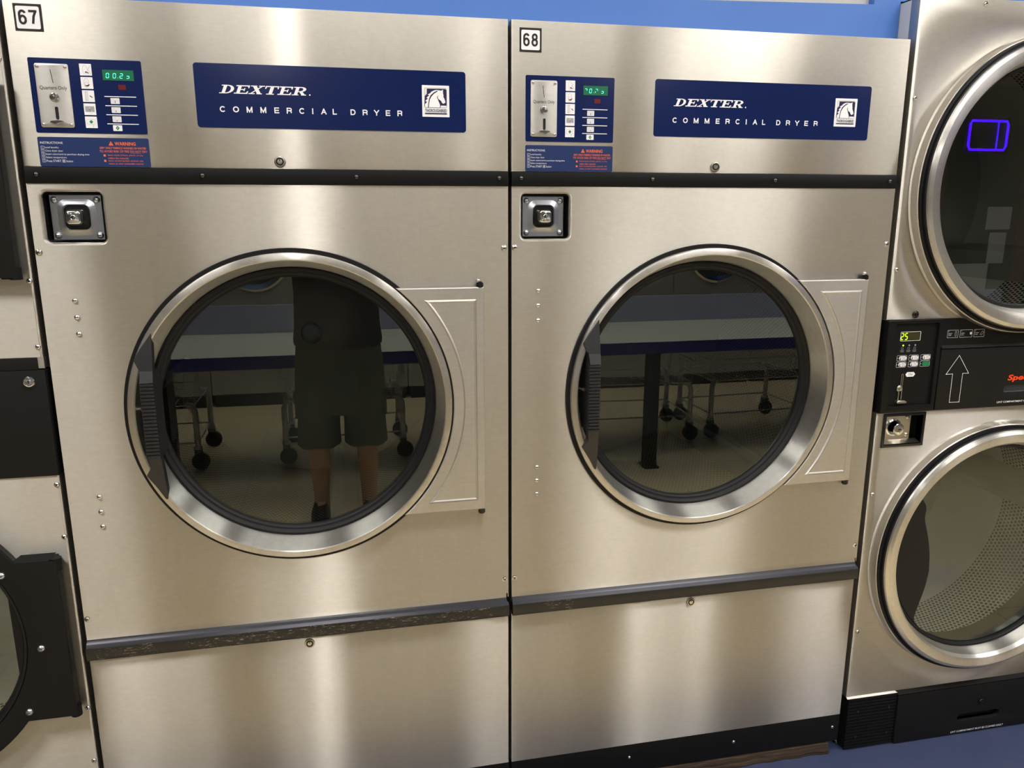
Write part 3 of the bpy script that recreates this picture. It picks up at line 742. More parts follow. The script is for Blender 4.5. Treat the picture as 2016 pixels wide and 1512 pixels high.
    HP([(.2090, -.0050, -.0200), (.1980, -.0200, -.0215), (.1860, -.0360, -.0235), (.1715, -.0600, -.0265), (.1720, -.0625, -.0270), (.1820, -.0830, -.0330), (.2090, -.0830, -.0370)])
    HP([(.2090, -.2700, -.0400), (.1820, -.2700, -.0400), (.1855, -.2940, -.0340), (.1735, -.3130, -.0270), (.1740, -.3160, -.0265), (.1920, -.3450, -.0240), (.2060, -.3720, -.0215), (.2100, -.3720, -.0215), (.2110, -.3600, -.0225)])
    h.loft([[(hx(.1820), -.0330, hz(-.083)), (hx(.2090), -.0370, hz(-.083)), (hx(.2090), .012, hz(-.083)), (hx(.1820), .004, hz(-.083))],
            [(hx(.1825), -.0440, hz(-.107)), (hx(.2085), -.0440, hz(-.107)), (hx(.2085), .025, hz(-.107)), (hx(.1825), .010, hz(-.107))]], False, False)
    h.box(hx(.1820), hx(.2085), -.0395, .028, hz(-.2720), hz(-.1060))
    hd = ob('handle', h, M['handle'], door, sharp=20, label='black grip handle')
    h = MB()
    for i in range(21):
        b = -.1085 - i * .00785
        h.box(hx(.1815), hx(.2088), -.0435, -.036, hz(b - .0052), hz(b), .0007)
    h.box(hx(.180), hx(.1825), -.039, -.02, hz(-.272), hz(-.106))
    ob('handle_ribs', h, M['handle'], hd)
    h = MB(); h.tube([(hx(.1690), .006, hz(-.172)), (hx(.1735), -.006, hz(-.1725)), (hx(.1755), -.010, hz(-.1725))], .0028, 10)
    h.tube([(hx(.1755), -.010, hz(-.1725)), (hx(.1790), -.016, hz(-.1725))], .0040, 10)
    ob('latch_pin', h, M['nickel'], door)
    # hinge plate
    N = 40
    a_t = math.asin((.0775 + .19) / .3506); a_b = math.asin((-.4550 + .19) / .3506)
    arc = [(CX + .3506 * math.cos(a_b + (a_t - a_b) * i / N), CZ + .3506 * math.sin(a_b + (a_t - a_b) * i / N)) for i in range(N + 1)]
    ou = arc + [(.9165, z(.0775)), (.9165, z(-.4550))]      # counter-clockwise? arc runs bottom to top on its left side
    ou = [(a - CX, b - CZ) for a, b in ou]
    hp = MB()
    L = [[(a, yy, b) for a, b in offset(ou, o_)] for yy, o_ in ((-.002, 0), (-.0145, 0), (-.0168, -.0010), (-.0178, -.0028))]
    hp.loft(L)
    RB = .3745; a_t2 = math.asin((.0500 + .19) / RB); a_b2 = math.asin((-.4300 + .19) / RB)
    dd_ = [(RB * math.cos(a_b2 + (a_t2 - a_b2) * i / N), RB * math.sin(a_b2 + (a_t2 - a_b2) * i / N)) for i in range(N + 1)] + [(.8985 - CX, .2400), (.8985 - CX, -.2400)]
    inner0 = [(p[1], p[0]) for p in dd_]
    # face between the rim and the raised field
    rim = offset(ou, -.0028)
    hp.loft([[(a, -.0178, b) for a, b in rim], [(a, -.0178, b) for a, b in dd_]])
    hp.loft([[(a, -.0178, b) for a, b in dd_], [(a, -.0194, b) for a, b in offset(dd_, -.0016)], [(a, -.0205, b) for a, b in offset(dd_, -.0034)], [(a, -.0196, b) for a, b in offset(dd_, -.0052)], [(a, -.0186, b) for a, b in offset(dd_, -.0066)]], False, True)
    ob('hinge_plate', hp, M['steel_plate'], door, sharp=24, label='steel hinge plate with an embossed field')
    pn = MB(); pn.lathe([(.006, 0), (.0062, -.003), (.004, -.006), (.00001, -.007)], n=16)
    for nm, zz, sg_ in (('hinge_pin', .0820, 1), ('hinge_pin', -.4600, -1)):
        q = MB(); q.tube([(.9080 - CX, -.010, zz + .19 - .006 * sg_), (.9080 - CX, -.010, zz + .19 + .004 * sg_)], .0085, 16)
        q.tube([(.9080 - CX, -.010, zz + .19 + .004 * sg_), (.9080 - CX, -.010, zz + .19 + .0065 * sg_)], .0062, 16)
        ob(nm, q, M['glossblack'], door)
    q = MB(); q.sphere((.905 - CX, -.010, .0905 + .19), .0055, 8); ob('hinge_cap', q, M['chrome'], door)
    return t

make_dryer(0, '67', [('0', .1715), ('0', .1840), ('.', .1925), ('2', .1965), ('s', .2085)], 'wide stainless steel dryer bearing the number 67 sticker, left of the two matching dryers')
make_dryer(W, '68', [('r', .1680), ('0', .1790), ('.', .1890), ('p', .1925), ('s', .2065)], 'wide stainless steel dryer bearing the number 68 sticker, right of the two matching dryers')

# ------------------------------------------------------------------ stacked dryer on the right
def port(t, cx, cz, glass, lifter_ang, glass_r=.298):
    """one round door of the stacked dryer, with its drum"""
    DC = (cx, 0, cz)
    dr = MB(); dr.lathe([(.385, .10), (.385, .62)], n=112)
    drum = ob('drum', dr, M['drum2'], t, DC, label='perforated steel drum')
    b = MB(); b.lathe([(.385, .615), (.05, .60), (.00001, .60)], n=96); ob('drum_back', b, M['drumback'], drum)
    for q in range(3):
        a = math.radians(lifter_ang + 120 * q); l = MB(); ca, sa = math.cos(a), math.sin(a)
        T = lambda rad, tan: (ca * rad - sa * tan, sa * rad + ca * tan)
        l.loft([[(T(r_, g_)[0], yy, T(r_, g_)[1]) for r_, g_ in ((.384, -.07), (.335, -.02), (.318, 0), (.335, .02), (.384, .07))] for yy in (.12, .59)], True, True)
        ob('lifter', l, M['drumback'], drum)
    c = MB(); c.lathe([(.366, -.024), (.362, .0), (.335, .06), (.325, .10), (.386, .105)], n=112); ob('drum_collar', c, M['glossblack'], t, DC)
    dm = MB()
    dm.lathe([(.345, -.020), (.3555, -.034), (.3590, -.041), (.3565, -.0455), (.3510, -.0485), (.3480, -.0500), (.3340, -.0500), (.3250, -.0470), (.3180, -.0380), (.3120, -.0150), (.3075, -.002)], n=144)
    door = ob('door', dm, M['steel_ring'], t, DC, sharp=22, label='round door with a steel ring')
    g = MB(); g.lathe([(.3690, -.020), (.3690, -.028), (.3675, -.031), (.3650, -.0315), (.3638, -.029), (.3622, -.030), (.3618, -.040), (.3595, -.0415), (.350, -.040)], n=128); ob('outer_gasket', g, M['rubber'], door)
    g = MB(); g.lathe([(.3085, -.006), (.3060, -.009), (.3015, -.008), (glass_r, -.003), (glass_r, .006)], n=128); ob('inner_gasket', g, M['rubber'], door)
    g = MB(); g.lathe([(glass_r + .001, .001), (.00001, .001)], n=96); ob('glass_pane', g, glass, door)
    # black latch cover behind the glass, wavy edge
    wav = [(-.240, .175), (-.217, .142), (-.216, .104), (-.201, .057), (-.189, .009), (-.183, -.041), (-.183, -.063), (-.190, -.111), (-.207, -.173), (-.211, -.205), (-.192, -.228)]
    def cr(p, k=5):
        o = []
        for i in range(len(p) - 1):
            a, b, c_, d = (Vector(p[max(i - 1, 0)]), Vector(p[i]), Vector(p[i + 1]), Vector(p[min(i + 2, len(p) - 1)]))
            for j in range(k):
                u = j / k; o.append(tuple(.5 * (2 * b + (c_ - a) * u + (2 * a - 5 * b + 4 * c_ - d) * u * u + (3 * b - a - 3 * c_ + d) * u ** 3)))
        return o + [p[-1]]
    wav = cr(wav)
    lo, hi = math.atan2(-.228, -.192), math.atan2(.175, -.240) - 2 * math.pi
    arc = [(.298 * math.cos(lo + (hi - lo) * i / 20), .298 * math.sin(lo + (hi - lo) * i / 20)) for i in range(21)]
    q = MB(); q.prism(wav + arc, -.0050, -.0005)
    if glass is M['glassclear']: ob('latch_cover', q, M['rubber'], door, label='black cover with a wavy edge over the glass')
    return door

t = thing('stacked_dryer', 'tall stainless stacked dryer with two round doors, right of dryer 68', 'dryer', (0, 0, 0))
z = lambda v: v + H
X0, X1 = 1.970, 2.772; RX = 2.371
c = MB()
c.box(X0, X0 + .003, .03, .95, .004, z(.740)); c.box(X1 - .003, X1, .03, .95, .004, z(.740)); c.box(X0, X1, .03, .95, z(.737), z(.740)); c.box(X0, X1, .945, .95, .004, z(.740)); c.box(X0, X1, .03, .95, .004, .010)
ob('cabinet', c, M['whitepaint'], t, label='pale painted side panels')
def front(zlo, zhi, cz, extra=()):
    f = MB(); 
    big = circ(RX, cz, .3768, 128)
    outer = rect(X0, X1, zlo, zhi)
    f.plate(outer, [big] + list(extra), 0, .03, bev=.0025)
    f.loft([[(a, 0, b) for a, b in big], [(a, -.0016, b) for a, b in circ(RX, cz, .3755, 128)], [(a, -.0050, b) for a, b in circ(RX, cz, .3732, 128)], [(a, -.014, b) for a, b in circ(RX, cz, .3722, 128)], [(a, -.024, b) for a, b in circ(RX, cz, .3712, 128)], [(a, -.026, b) for a, b in circ(RX, cz, .3690, 128)], [(a, .02, b) for a, b in circ(RX, cz, .3650, 128)]])
    return f
def cutfront(zlo, zhi, cz, extra=()):
    """sheet whose lower or upper edge is crossed by the round opening"""
    R0 = .388; pts = []
    return front(zlo, zhi, cz, extra)
UC, LC = z(.2990), z(-.6960)
# upper sheet: opening dips below its lower edge, so the edge follows the circle
def open_sheet(zlo, zhi, cz, R0):
    dz = zlo - cz
    if abs(dz) >= R0: return None
    half = math.sqrt(R0 * R0 - dz * dz); a0 = math.atan2(dz, half); n = 96
    arc = [(RX + R0 * math.cos(a0 + (math.pi - 2 * a0) * i / n), cz + R0 * math.sin(a0 + (math.pi - 2 * a0) * i / n)) for i in range(n + 1)]
    return [(X0, zlo)] + arc[::-1] + [(X1, zlo), (X1, zhi), (X0, zhi)]
f = MB(); poly = open_sheet(z(-.0320), z(.742), UC, .3702)
f.plate(poly, [], 0, .03, bev=.0020)
f.lathe([(.3768, -.0003), (.3755, -.0016), (.3732, -.0050), (.3722, -.014), (.3712, -.024), (.3690, -.026), (.3650, .02)], RX, UC, 128)
ob('upper_panel', f, M['steel'], t, sharp=25)
LR = rect(1.9935, 2.1185, z(-.3745), z(-.2835), .002)
f = front(z(-1.1280), z(-.2785), LC, [LR]); ob('lower_panel', f, M['steel'], t, sharp=25)
port(t, RX, UC, M['glass'], -35)
port(t, RX, LC, M['glassclear'], -112)
for sx, sz in ((1.983, .511), (1.983, .098), (1.983, -.507), (1.983, -.918), (2.149, .730), (2.62, .730)): screw(t, sx, z(sz), 0, .0058, 'hex')
q = MB(); q.lathe([(.0092, 0), (.0092, -.003), (.006, -.0050), (.0045, -.0035), (.00001, -.0035)], 0, 0, 24); q.lathe([(.003, -.0036), (.0026, -.0060), (.00001, -.0065)], 0, 0, 12)
ob('plug', q, M['glossblack'], t, (2.053, 0, z(-.0180)), label='black plug')
# control box
q = MB(); ou = rect(1.9715, 2.1350, z(-.2780), z(-.0325), .001); inn = rect(1.9935, 2.1225, z(-.2600), z(-.0400), .002)
q.loft([[(a, .02, b) for a, b in ou], [(a, -.008, b) for a, b in ou], [(a, -.010, b) for a, b in offset(ou, -.002)], [(a, -.010, b) for a, b in offset(rect(1.9935, 2.1225, z(-.2600), z(-.0400)), 0)] ] ) if False else None
q.plate(ou, [inn], -.010, .02, bev=.002, hbev=.001); q.box(1.992, 2.124, -.003, .01, z(-.261), z(-.039))
cb = ob('control_box', q, M['black'], t, label='black control box')
y = -.0036
q = MB(); fo = rect(2.0140, 2.0740, z(-.0870), z(-.0625), .003); fi = offset(fo, -.0009)
q.loft([[(a, y, b) for a, b in fo], [(a, y, b) for a, b in fi]]); ob('display_frame', q, M['white'], cb)
q = MB(); q.prism(fi, y, y + .0005); dd = ob('display_window', q, M['lcd2'], cb, label='dark olive display lit with yellow digits')
q = MB(); digit(q, '2', 2.0160, z(-.0828), .0065, .0160, y - .0004, .0018, .06); digit(q, '5', 2.0275, z(-.0828), .0065, .0160, y - .0004, .0018, .06); ob('display_digits', q, M['seg2'], dd)
for i, a in enumerate((2.0250, 2.0430, 2.0610)):
    q = MB(); q.disc(a, z(-.0985), y - .0002, .0023, 12); q.disc(a, z(-.0985), y, .0023, 12); ob('indicator_light', q, M['seg2'] if i == 0 else M['grey'], cb)
q = MB()
for a, s1, s2 in ((2.0235, 'INSERT', 'COINS'), (2.0420, 'DOOR', 'OPEN'), (2.0600, 'START', 'AGAIN')):
    addtext(q, s1, a - .006, a + .006, z(-.1135), z(-.1110), y); addtext(q, s2, a - .005, a + .005, z(-.1165), z(-.1142), y)
    fo = rect(a - .003, a + .003, z(-.1095), z(-.1040), .001); fi = offset(fo, -.0006); q.loft([[(u, y, v) for u, v in fo], [(u, y, v) for u, v in fi]])
ob('small_lettering', q, M['grey'], cb)
for r_ in range(2):
    for c_ in range(3):
        bx = 2.0100 + c_ * .0355; bz = -.1245 - r_ * .0172; q = MB()
        fo = rect(bx, bx + .0300, z(bz - .0150), z(bz), .0035); fi = offset(fo, -.0007)
        q.loft([[(u, y, v) for u, v in fo], [(u, y, v) for u, v in fi]])
        q.cur = 1; q.prism(rect(bx + .0065, bx + .0280, z(bz - .0128), z(bz - .0022), .0050), y - .0012, y)
        if not (r_ == 1 and c_ == 2):
            q.cur = 2
            for s_, o_ in zip([['HIGH', 'TEMP'], ['LOW', 'TEMP'], ['NO', 'HEAT'], ['MED', 'TEMP'], ['DELIC', 'ATES']][r_ * 3 + c_], (0, -.0042)):
                addtext(q, s_, bx + .0150, bx + .0255, z(bz - .0070 + o_), z(bz - .0042 + o_), y - .0014)
            q.box(bx + .0095, bx + .0110, y - .0014, y - .0012, z(bz - .0108), z(bz - .0045)); q.disc(bx + .01025, z(bz - .0105), y - .0014, .0016, 10)
        q.cur = 3; q.disc(bx + .0028, z(bz - .0075), y - .0002, .0014, 8)
        ob('selection_button', q, [M['cream'], M['green'] if (r_ == 1 and c_ == 2) else M['white'], M['blackink'], M['grey']], cb, label='green start button' if (r_ == 1 and c_ == 2) else None)
q = MB(); q.prism([(2.0412, z(-.1765)), (2.0460, z(-.1705)), (2.0655, z(-.1705)), (2.0705, z(-.1765)), (2.0655, z(-.1828)), (2.0460, z(-.1828))], y - .0004, y)
pt = ob('price_sticker', q, M['white'], cb, label='white six-sided price sticker')
q = MB(); addtext(q, '25¢', .0, .0135, 0, .0066, 0, bold=.0); q.v = [(v[0] + 2.0490, y - .0007, v[2] + z(-.1800)) for v in q.v]; ob('price_lettering', q, M['blackink'], pt)
q = MB(); fo = rect(2.0285, 2.0350, z(-.2090), z(-.1740), .0030); fi = offset(fo, -.0018)
q.loft([[(a, y - .002, b) for a, b in fo], [(a, y - .002, b) for a, b in fi]]); q.loft([[(a, y, b) for a, b in fo], [(a, y - .002, b) for a, b in fo]])
q.lathe([(.0085, y), (.0085, y - .003), (.0070, y - .0045), (.0052, y - .0045), (.0048, y - .008), (.00001, y - .0088)], 2.0265, z(-.2130), 24)
q.box(2.0235, 2.0265, y - .003, y, z(-.2460), z(-.2150)); q.box(2.0325, 2.0345, y - .003, y, z(-.2460), z(-.2150))
q.prism([(2.0160, z(-.2480)), (2.0200, z(-.2440)), (2.0400, z(-.2450)), (2.0460, z(-.2480)), (2.0440, z(-.2515)), (2.0190, z(-.2515))], y - .012, y, .001)
ob('coin_mechanism', q, M['nickel'], cb, label='steel coin mechanism')
# fascia and lint drawer
q = MB(); fs = [(2.1365, z(-.1090)), (X1, z(-.1090)), (X1, z(-.0325)), (2.590, z(-.0325))]
R0 = .3700; n = 60; zt = z(-.0325); half = math.sqrt(R0 ** 2 - (zt - UC) ** 2); aa = math.atan2(zt - UC, half); ab = math.pi - aa
arc = [(RX + R0 * math.cos(aa - (aa + math.pi - ab) * 0 + (-(math.pi + 2 * aa)) * i / n), UC + R0 * math.sin(aa + (-(math.pi + 2 * aa)) * i / n)) for i in range(n + 1)]
fs = [(2.1365, z(-.1090)), (X1, z(-.1090)), (X1, zt)] + arc + [(2.1365, zt)]
q.plate(fs, [], -.006, .02); q.loft([[(2.1365, -.006, z(-.102)), (X1, -.006, z(-.102))], [(2.1365, -.013, z(-.1095)), (X1, -.013, z(-.1095))], [(2.1365, 0, z(-.111)), (X1, 0, z(-.111))]], closed=False)
fa = ob('fascia_strip', q, M['black'], t, label='black instruction strip')
q = MB()
for i, (a, b) in enumerate(((2.1520, 2.1845), (2.1900, 2.2275), (2.2330, 2.2650))):
    fo = rect(a, b, z(-.0825), z(-.0620), .0010); fi = offset(fo, -.0006)
    q.loft([[(u, -.0064, v) for u, v in fo], [(u, -.0064, v) for u, v in fi]])
    addtext(q, str(i + 1), a + .003, a + (.0048 if i else .0036), z(-.0668), z(-.0640), -.0064)
    s1, s2 = [('SELECT', 'TEMP'), ('INSERT', 'COINS'), ('PUSH', 'START')][i]
    addtext(q, s1, a + .003, a + .0145, z(-.0725), z(-.0700), -.0064); addtext(q, s2, a + .003, a + .0120, z(-.0770), z(-.0745), -.0064)
    if i == 0:
        fo = rect(b - .0095, b - .0050, z(-.0790), z(-.0650), .0022); fi = offset(fo, -.0005); q.loft([[(u, -.0064, v) for u, v in fo], [(u, -.0064, v) for u, v in fi]])
    elif i == 1: q.disc(b - .0040, z(-.0720), -.0064, .0035, 14)
    else:
        fo = [(b - .013, z(-.076)), (b - .008, z(-.078)), (b - .002, z(-.071)), (b - .006, z(-.066))]; fi = offset(fo, -.0005); q.loft([[(u, -.0064, v) for u, v in fo], [(u, -.0064, v) for u, v in fi]])
ob('pictogram', q, M['cream'], fa)
q = MB(); slot = rect(2.3480, 2.5600, z(-.2405), z(-.2190), .0105)
q.plate(rect(2.1375, X1 - .002, z(-.2775), z(-.1120), .001), [slot], -.010, .02, bev=.0012, hbev=.002)
ld = ob('lint_drawer', q, M['blackplate'], t, label='black lint drawer')
q = MB(); q.loft([[(a, .0, b) for a, b in slot], [(a, .008, b + .004) for a, b in slot]], False, True); ob('drawer_pull', q, plain('grey_pull', (.10, .10, .11, 1), .35), ld, label='grey recessed pull')
q = MB(); A = [(2.1935, -.1290), (2.2300, -.1800), (2.2110, -.1795), (2.2110, -.2585), (2.1795, -.2580), (2.1790, -.1800), (2.1580, -.1805)]
A = [(a, z(b)) for a, b in A]; fi = offset(A, -.0011); q.loft([[(u, -.0104, v) for u, v in A], [(u, -.0104, v) for u, v in fi]])
ob('arrow_mark', q, M['white'], ld, label='white outlined arrow pointing up')
q = MB(); addtext(q, 'Speed Queen', 2.3550, 2.5450, z(-.2100), z(-.1895), -.0104, bold=.03, shear=.15); ob('brand_lettering', q, M['orangered'], ld, label='orange brand lettering')
q = MB(); addtext(q, 'LINT COMPARTMENT MUST BE CLEANED DAILY', 2.3310, 2.5160, z(-.2672), z(-.2622), -.0104, bold=.01); ob('small_lettering', q, M['white'], ld, label='white lint warning lettering')
# lower lock
q = MB(); fr = rect(1.9935, 2.1185, z(-.3745), z(-.2835)); q.plate(offset(fr, .0010), [offset(fr, -.0060)], -.004, .02, bev=.001)
q.loft([[(a, .0, b) for a, b in offset(fr, -.006)], [(a, .035, b) for a, b in offset(fr, -.006)]], False, True)
lf = ob('lock_recess', q, M['glossblack'], t, label='black framed lock recess')
q = MB(); q.prism(rect(2.0010, 2.0900, z(-.3610), z(-.2890), .001), .016, .034, .001); q.loft([[(2.001, .016, z(-.3600)), (2.110, .016, z(-.3600))], [(2.001, -.001, z(-.3670)), (2.112, -.001, z(-.3670))]], closed=False)
q.loft([[(2.0900, .016, z(-.361)), (2.0900, .016, z(-.289))], [(2.0960, .030, z(-.361)), (2.0960, .030, z(-.289))]], closed=False)
lp = ob('lock_plate', q, M['nickel'], lf)
q = MB(); q.lathe([(.0235, .016), (.0235, .012), (.0200, .010), (.0190, .004), (.0170, -.002), (.0160, -.008), (.0145, -.0095), (.0090, -.0100), (.0085, -.0090), (.00001, -.0090)], 0, 0, 36); q.cur = 1; q.box(-.0010, .0075, -.0104, -.0100, -.0012, .0012)
ob('lock_cylinder', q, [M['chrome'], M['dark']], lp, (2.0360, 0, z(-.3250)), label='chrome lock cylinder')
for b in (-.2990, -.3480): screw(lp, 2.0790, z(b), .016, .0058, 'dome', 'screw', M['nickel'])
# kick area
q = MB(); q.box(1.9760, 2.1340, -.002, .03, .006, z(-1.1300))
for i in range(16): q.box(1.9755, 2.1345, -.006, -.001, z(-1.1330) - i * .0103 - .0075, z(-1.1330) - i * .0103, .001)
kb = ob('kick_block', q, M['black'], t, label='ribbed black corner block')
for a in (2.008, 2.1105):
    for b in (-1.1755, -1.2590): screw(kb, a, z(b), -.006, .0050, 'cross', 'screw', M['rubber'])
q = MB(); slot = rect(2.3500, 2.4960, z(-1.2560), z(-1.2330), .0110)
q.plate(rect(2.1370, X1 - .002, z(-1.2980), z(-1.1375), .001), [slot], -.010, .02, bev=.0012, hbev=.002)
q.loft([[(a, .0, b) for a, b in slot], [(a, .010, b) for a, b in slot]], False, True)
ld = ob('lint_drawer', q, M['blackplate'], t, label='lower black lint drawer')
q = MB(); q.loft([[(2.129, 0, z(-1.1275)), (X1, 0, z(-1.1275))], [(2.134, -.012, z(-1.1340)), (X1, -.012, z(-1.1340))], [(2.136, -.002, z(-1.137)), (X1, -.002, z(-1.137))]], closed=False)
ob('drawer_lip', q, M['black'], t)
q = MB(); q.loft([[(X0, 0, z(-1.1260)), (2.129, 0, z(-1.1260))], [(X0, -.006, z(-1.1300)), (2.134, -.006, z(-1.1300))]], closed=False); ob('panel_lip', q, M['steel_plate'], t)
cam_lock(ld, 2.4250, z(-1.1960), -.010, .0095, [M['glossblack'], M['dark']], label='black lock')
q = MB(); addtext(q, 'LINT COMPARTMENT MUST BE CLEANED DAILY', 2.3320, 2.5170, z(-1.2925), z(-1.2865), -.0104, bold=.01); ob('small_lettering', q, M['white'], ld, label='white lint warning lettering')

# ------------------------------------------------------------------ stacked dryer on the left edge
t = thing('stacked_dryer', 'stainless stacked dryer with black hinge plates at the left edge, beside dryer 67', 'dryer', (0, 0, 0))
XL, XR = -.812, -.0075; LX = -.395
c = MB()
c.box(XL, XL + .003, .03, .95, .004, z(.740)); c.box(XR - .004, XR - .001, .03, .95, .004, z(.740)); c.box(XL, XR - .001, .03, .95, z(.737), z(.740)); c.box(XL, XR - .001, .945, .95, .004, z(.740)); c.box(XL, XR - .001, .03, .95, .004, .010)
ob('cabinet', c, M['whitepaint'], t, label='pale painted side panels')
def roll_sheet(zlo, zhi, cz, R0):
    f = MB(); hole = circ(LX, cz, R0, 96)
    f.plate(rect(XL, XR - .005, zlo, zhi), [hole], 0, .01)
    pr = [(XR - .005 + .005 * math.sin(a), .005 - .005 * math.cos(a)) for a in [math.pi / 2 * i / 8 for i in range(9)]] + [(XR, .04)]
    f.loft([[(a, b, zlo), (a, b, zhi)] for a, b in pr], closed=False)
    return f
f = roll_sheet(z(-.0510), z(.742), z(.3050), .330); ob('upper_panel', f, M['steel'], t, sharp=25)
f = roll_sheet(.012, z(-.3085), z(-.665), .330); ob('lower_panel', f, M['steel'], t, sharp=25)
f = MB(); f.box(XL, XR - .0125, -.002, .03, z(-.0770), z(-.0520), .001); ob('trim_strip', f, M['blackplate'], t, label='black strip')
f = MB(); f.box(XR - .012, XR, .001, .03, z(-.0745), z(-.0510)); ob('corner_post', f, M['steel_plate'], t)
f = MB(); f.box(XL, XR + .0005, -.004, .03, z(-.3080), z(-.0775), .002); lp = ob('lint_door', f, M['blackplate'], t, label='black lint door')
cam_lock(lp, -.0385, z(-.1010), -.004, .0115, [M['chrome'], M['dark']], keyway='slot', label='chrome lock')
for sx, sz in ((-.0150, .5280), (-.0140, .1060), (-.0145, -.0290), (-.0145, -.3290), (-.0135, -.4490), (-.0130, -.8715), (-.0150, -1.0100)): screw(t, sx, z(sz), .0, .0056, 'hex', 'screw', M['chrome'])
for cz, zt_, zb_ in ((z(.3050), z(.4900), z(.1150)), (z(-.6650), z(-.4900), z(-.8660))):
    # black door frame: round ring joined to a rectangular hinge plate
    q = MB(); Rg = .3380; n = 80; xr = -.0240
    at = math.asin(max(-1, min(1, (zt_ - cz) / Rg))); ab = math.asin((zb_ - cz) / Rg)
    arc = [(LX + Rg * math.cos(at + (2 * math.pi - (at - ab)) * i / n), cz + Rg * math.sin(at + (2 * math.pi - (at - ab)) * i / n)) for i in range(n + 1)]
    ou = arc + [(xr, zb_), (xr, zt_)]
    q.plate(ou, [circ(LX, cz, .292, 96)], -.036, -.028, bev=.002, hbev=.003)
    q.box(-.13, xr - .003, -.028, -.004, zb_ + .004, zt_ - .004)
    dr = ob('door', q, M['blackplate'], t, label='black round door with a square hinge plate')
    for a, b in ((-.132, zt_ - .022), (-.076, (zt_ + zb_) / 2 - .012), (-.118, zb_ + .025)): screw(dr, a, b, -.036, .0085, 'dome', 'rivet', M['galv'])
    for b0, b1 in ((zt_ - .024, zt_ + .004), (zb_ - .004, zb_ + .020)):
        q = MB(); q.tube([(xr - .004, -.024, b0), (xr - .004, -.024, b1)], .0115, 14); q.box(xr - .035, xr - .004, -.014, -.0035, b0, b1); ob('hinge_knuckle', q, M['black'], dr)
    q = MB(); q.loft([[(-.100, -.010, zt_ + .010), (-.030, -.010, zt_ + .010)], [(-.115, -.034, zt_ + .001), (-.040, -.034, zt_ + .001)]], closed=False); ob('hinge_wedge', q, M['blackplate'], dr)
    q = MB(); q.lathe([(.2935, -.030), (.2900, -.034), (.2850, -.033), (.2800, -.026), (.2760, -.018), (.2760, -.008), (.292, -.006)], LX, cz, 96); ob('inner_gasket', q, M['rubber'], dr)
    q = MB(); q.lathe([(.2780, -.014), (.00001, -.014)], LX, cz, 96); ob('glass_pane', q, M['glassclear'], dr)
    q = MB(); q.lathe([(.385, .06), (.385, .60)], n=96); dm = ob('drum', q, M['drum2'], t, (LX, 0, cz), label='perforated steel drum')
    q = MB(); q.lathe([(.385, .595), (.00001, .59)], n=96); ob('drum_back', q, M['drumback'], dm)
    q = MB(); q.lathe([(.332, .008), (.330, .0), (.31, .03), (.31, .06), (.386, .062)], LX, cz, 96); ob('drum_collar', q, M['steel_plate'], t)

# ------------------------------------------------------------------ wood shim under the dryers
def plank(x0, x1, z1, label):
    mb = MB(); n = 40; loops = []
    for i in range(n + 1):
        x = x0 + (x1 - x0) * i / n; a = .002 * math.sin(i * 1.7) + random.uniform(-.0015, .0015); b = random.uniform(-.001, .001)
        loops.append([(x, -.004 + a, .0005), (x, -.006 + a, .010 + b), (x, -.001 + a, z1 - .003), (x, .010, z1), (x, .10, z1), (x, .10, .0005)])
    mb.loft(loops, True, True)
    return tag(ob('wood_plank', mb, M['wood'], sharp=50), label, 'plank', 'planks under the dryers')
plank(1.00, 1.925, .0345, 'rough split wooden plank on the floor under dryer 68')

# ------------------------------------------------------------------ walls, floor, ceiling
def slab(name, x0, x1, y0, y1, z0, z1, mat):
    mb = MB(); mb.box(x0, x1, y0, y1, z0, z1); return structure(ob(name, mb, mat))
slab('floor', -6, 10, -7.2, 1.4, -.05, 0, M['floor'])
slab('ceiling', -6, 10, -7.2, 1.4, CEIL, CEIL + .05, M['ceilpaint'])
slab('wall_left', -6.05, -6, -7.2, 1.4, 0, CEIL, M['wallpaint'])
slab('wall_right', 10, 10.05, -7.2, 1.4, 0, CEIL, M['wallpaint'])
slab('wall_front', -6, 10, -7.2, -7.15, 0, CEIL, M['wallpaint'])
slab('wall_rear', -6, 10, 1.3, 1.35, 0, CEIL, M['wallpaint'])
# blue bulkhead over the machines, with a recessed opening
YB = .068
mb = MB()
outl = [(-6, z(.750)), (-.003, z(.750)), (-.003, z(.6435)), (1.9685, z(.6435)), (1.9685, z(.7425)), (10, z(.7425)), (10, CEIL), (-6, CEIL)]
hole = [(-.3, z(.660)), (1.896, z(.7335)), (1.896, z(1.35)), (-.3, z(1.35))]
hole = [(.95, z(.7060)), (1.896, z(.7325)), (1.896, z(1.35)), (.95, z(1.35))]
mb.plate(outl, [hole], YB, YB + .06)
structure(ob('wall_back', mb, M['bluewall']))
mb = MB(); mb.box(.93, 1.905, YB + .022, YB + .05, z(.69), z(1.36)); structure(ob('trim_1', mb, M['beige']))

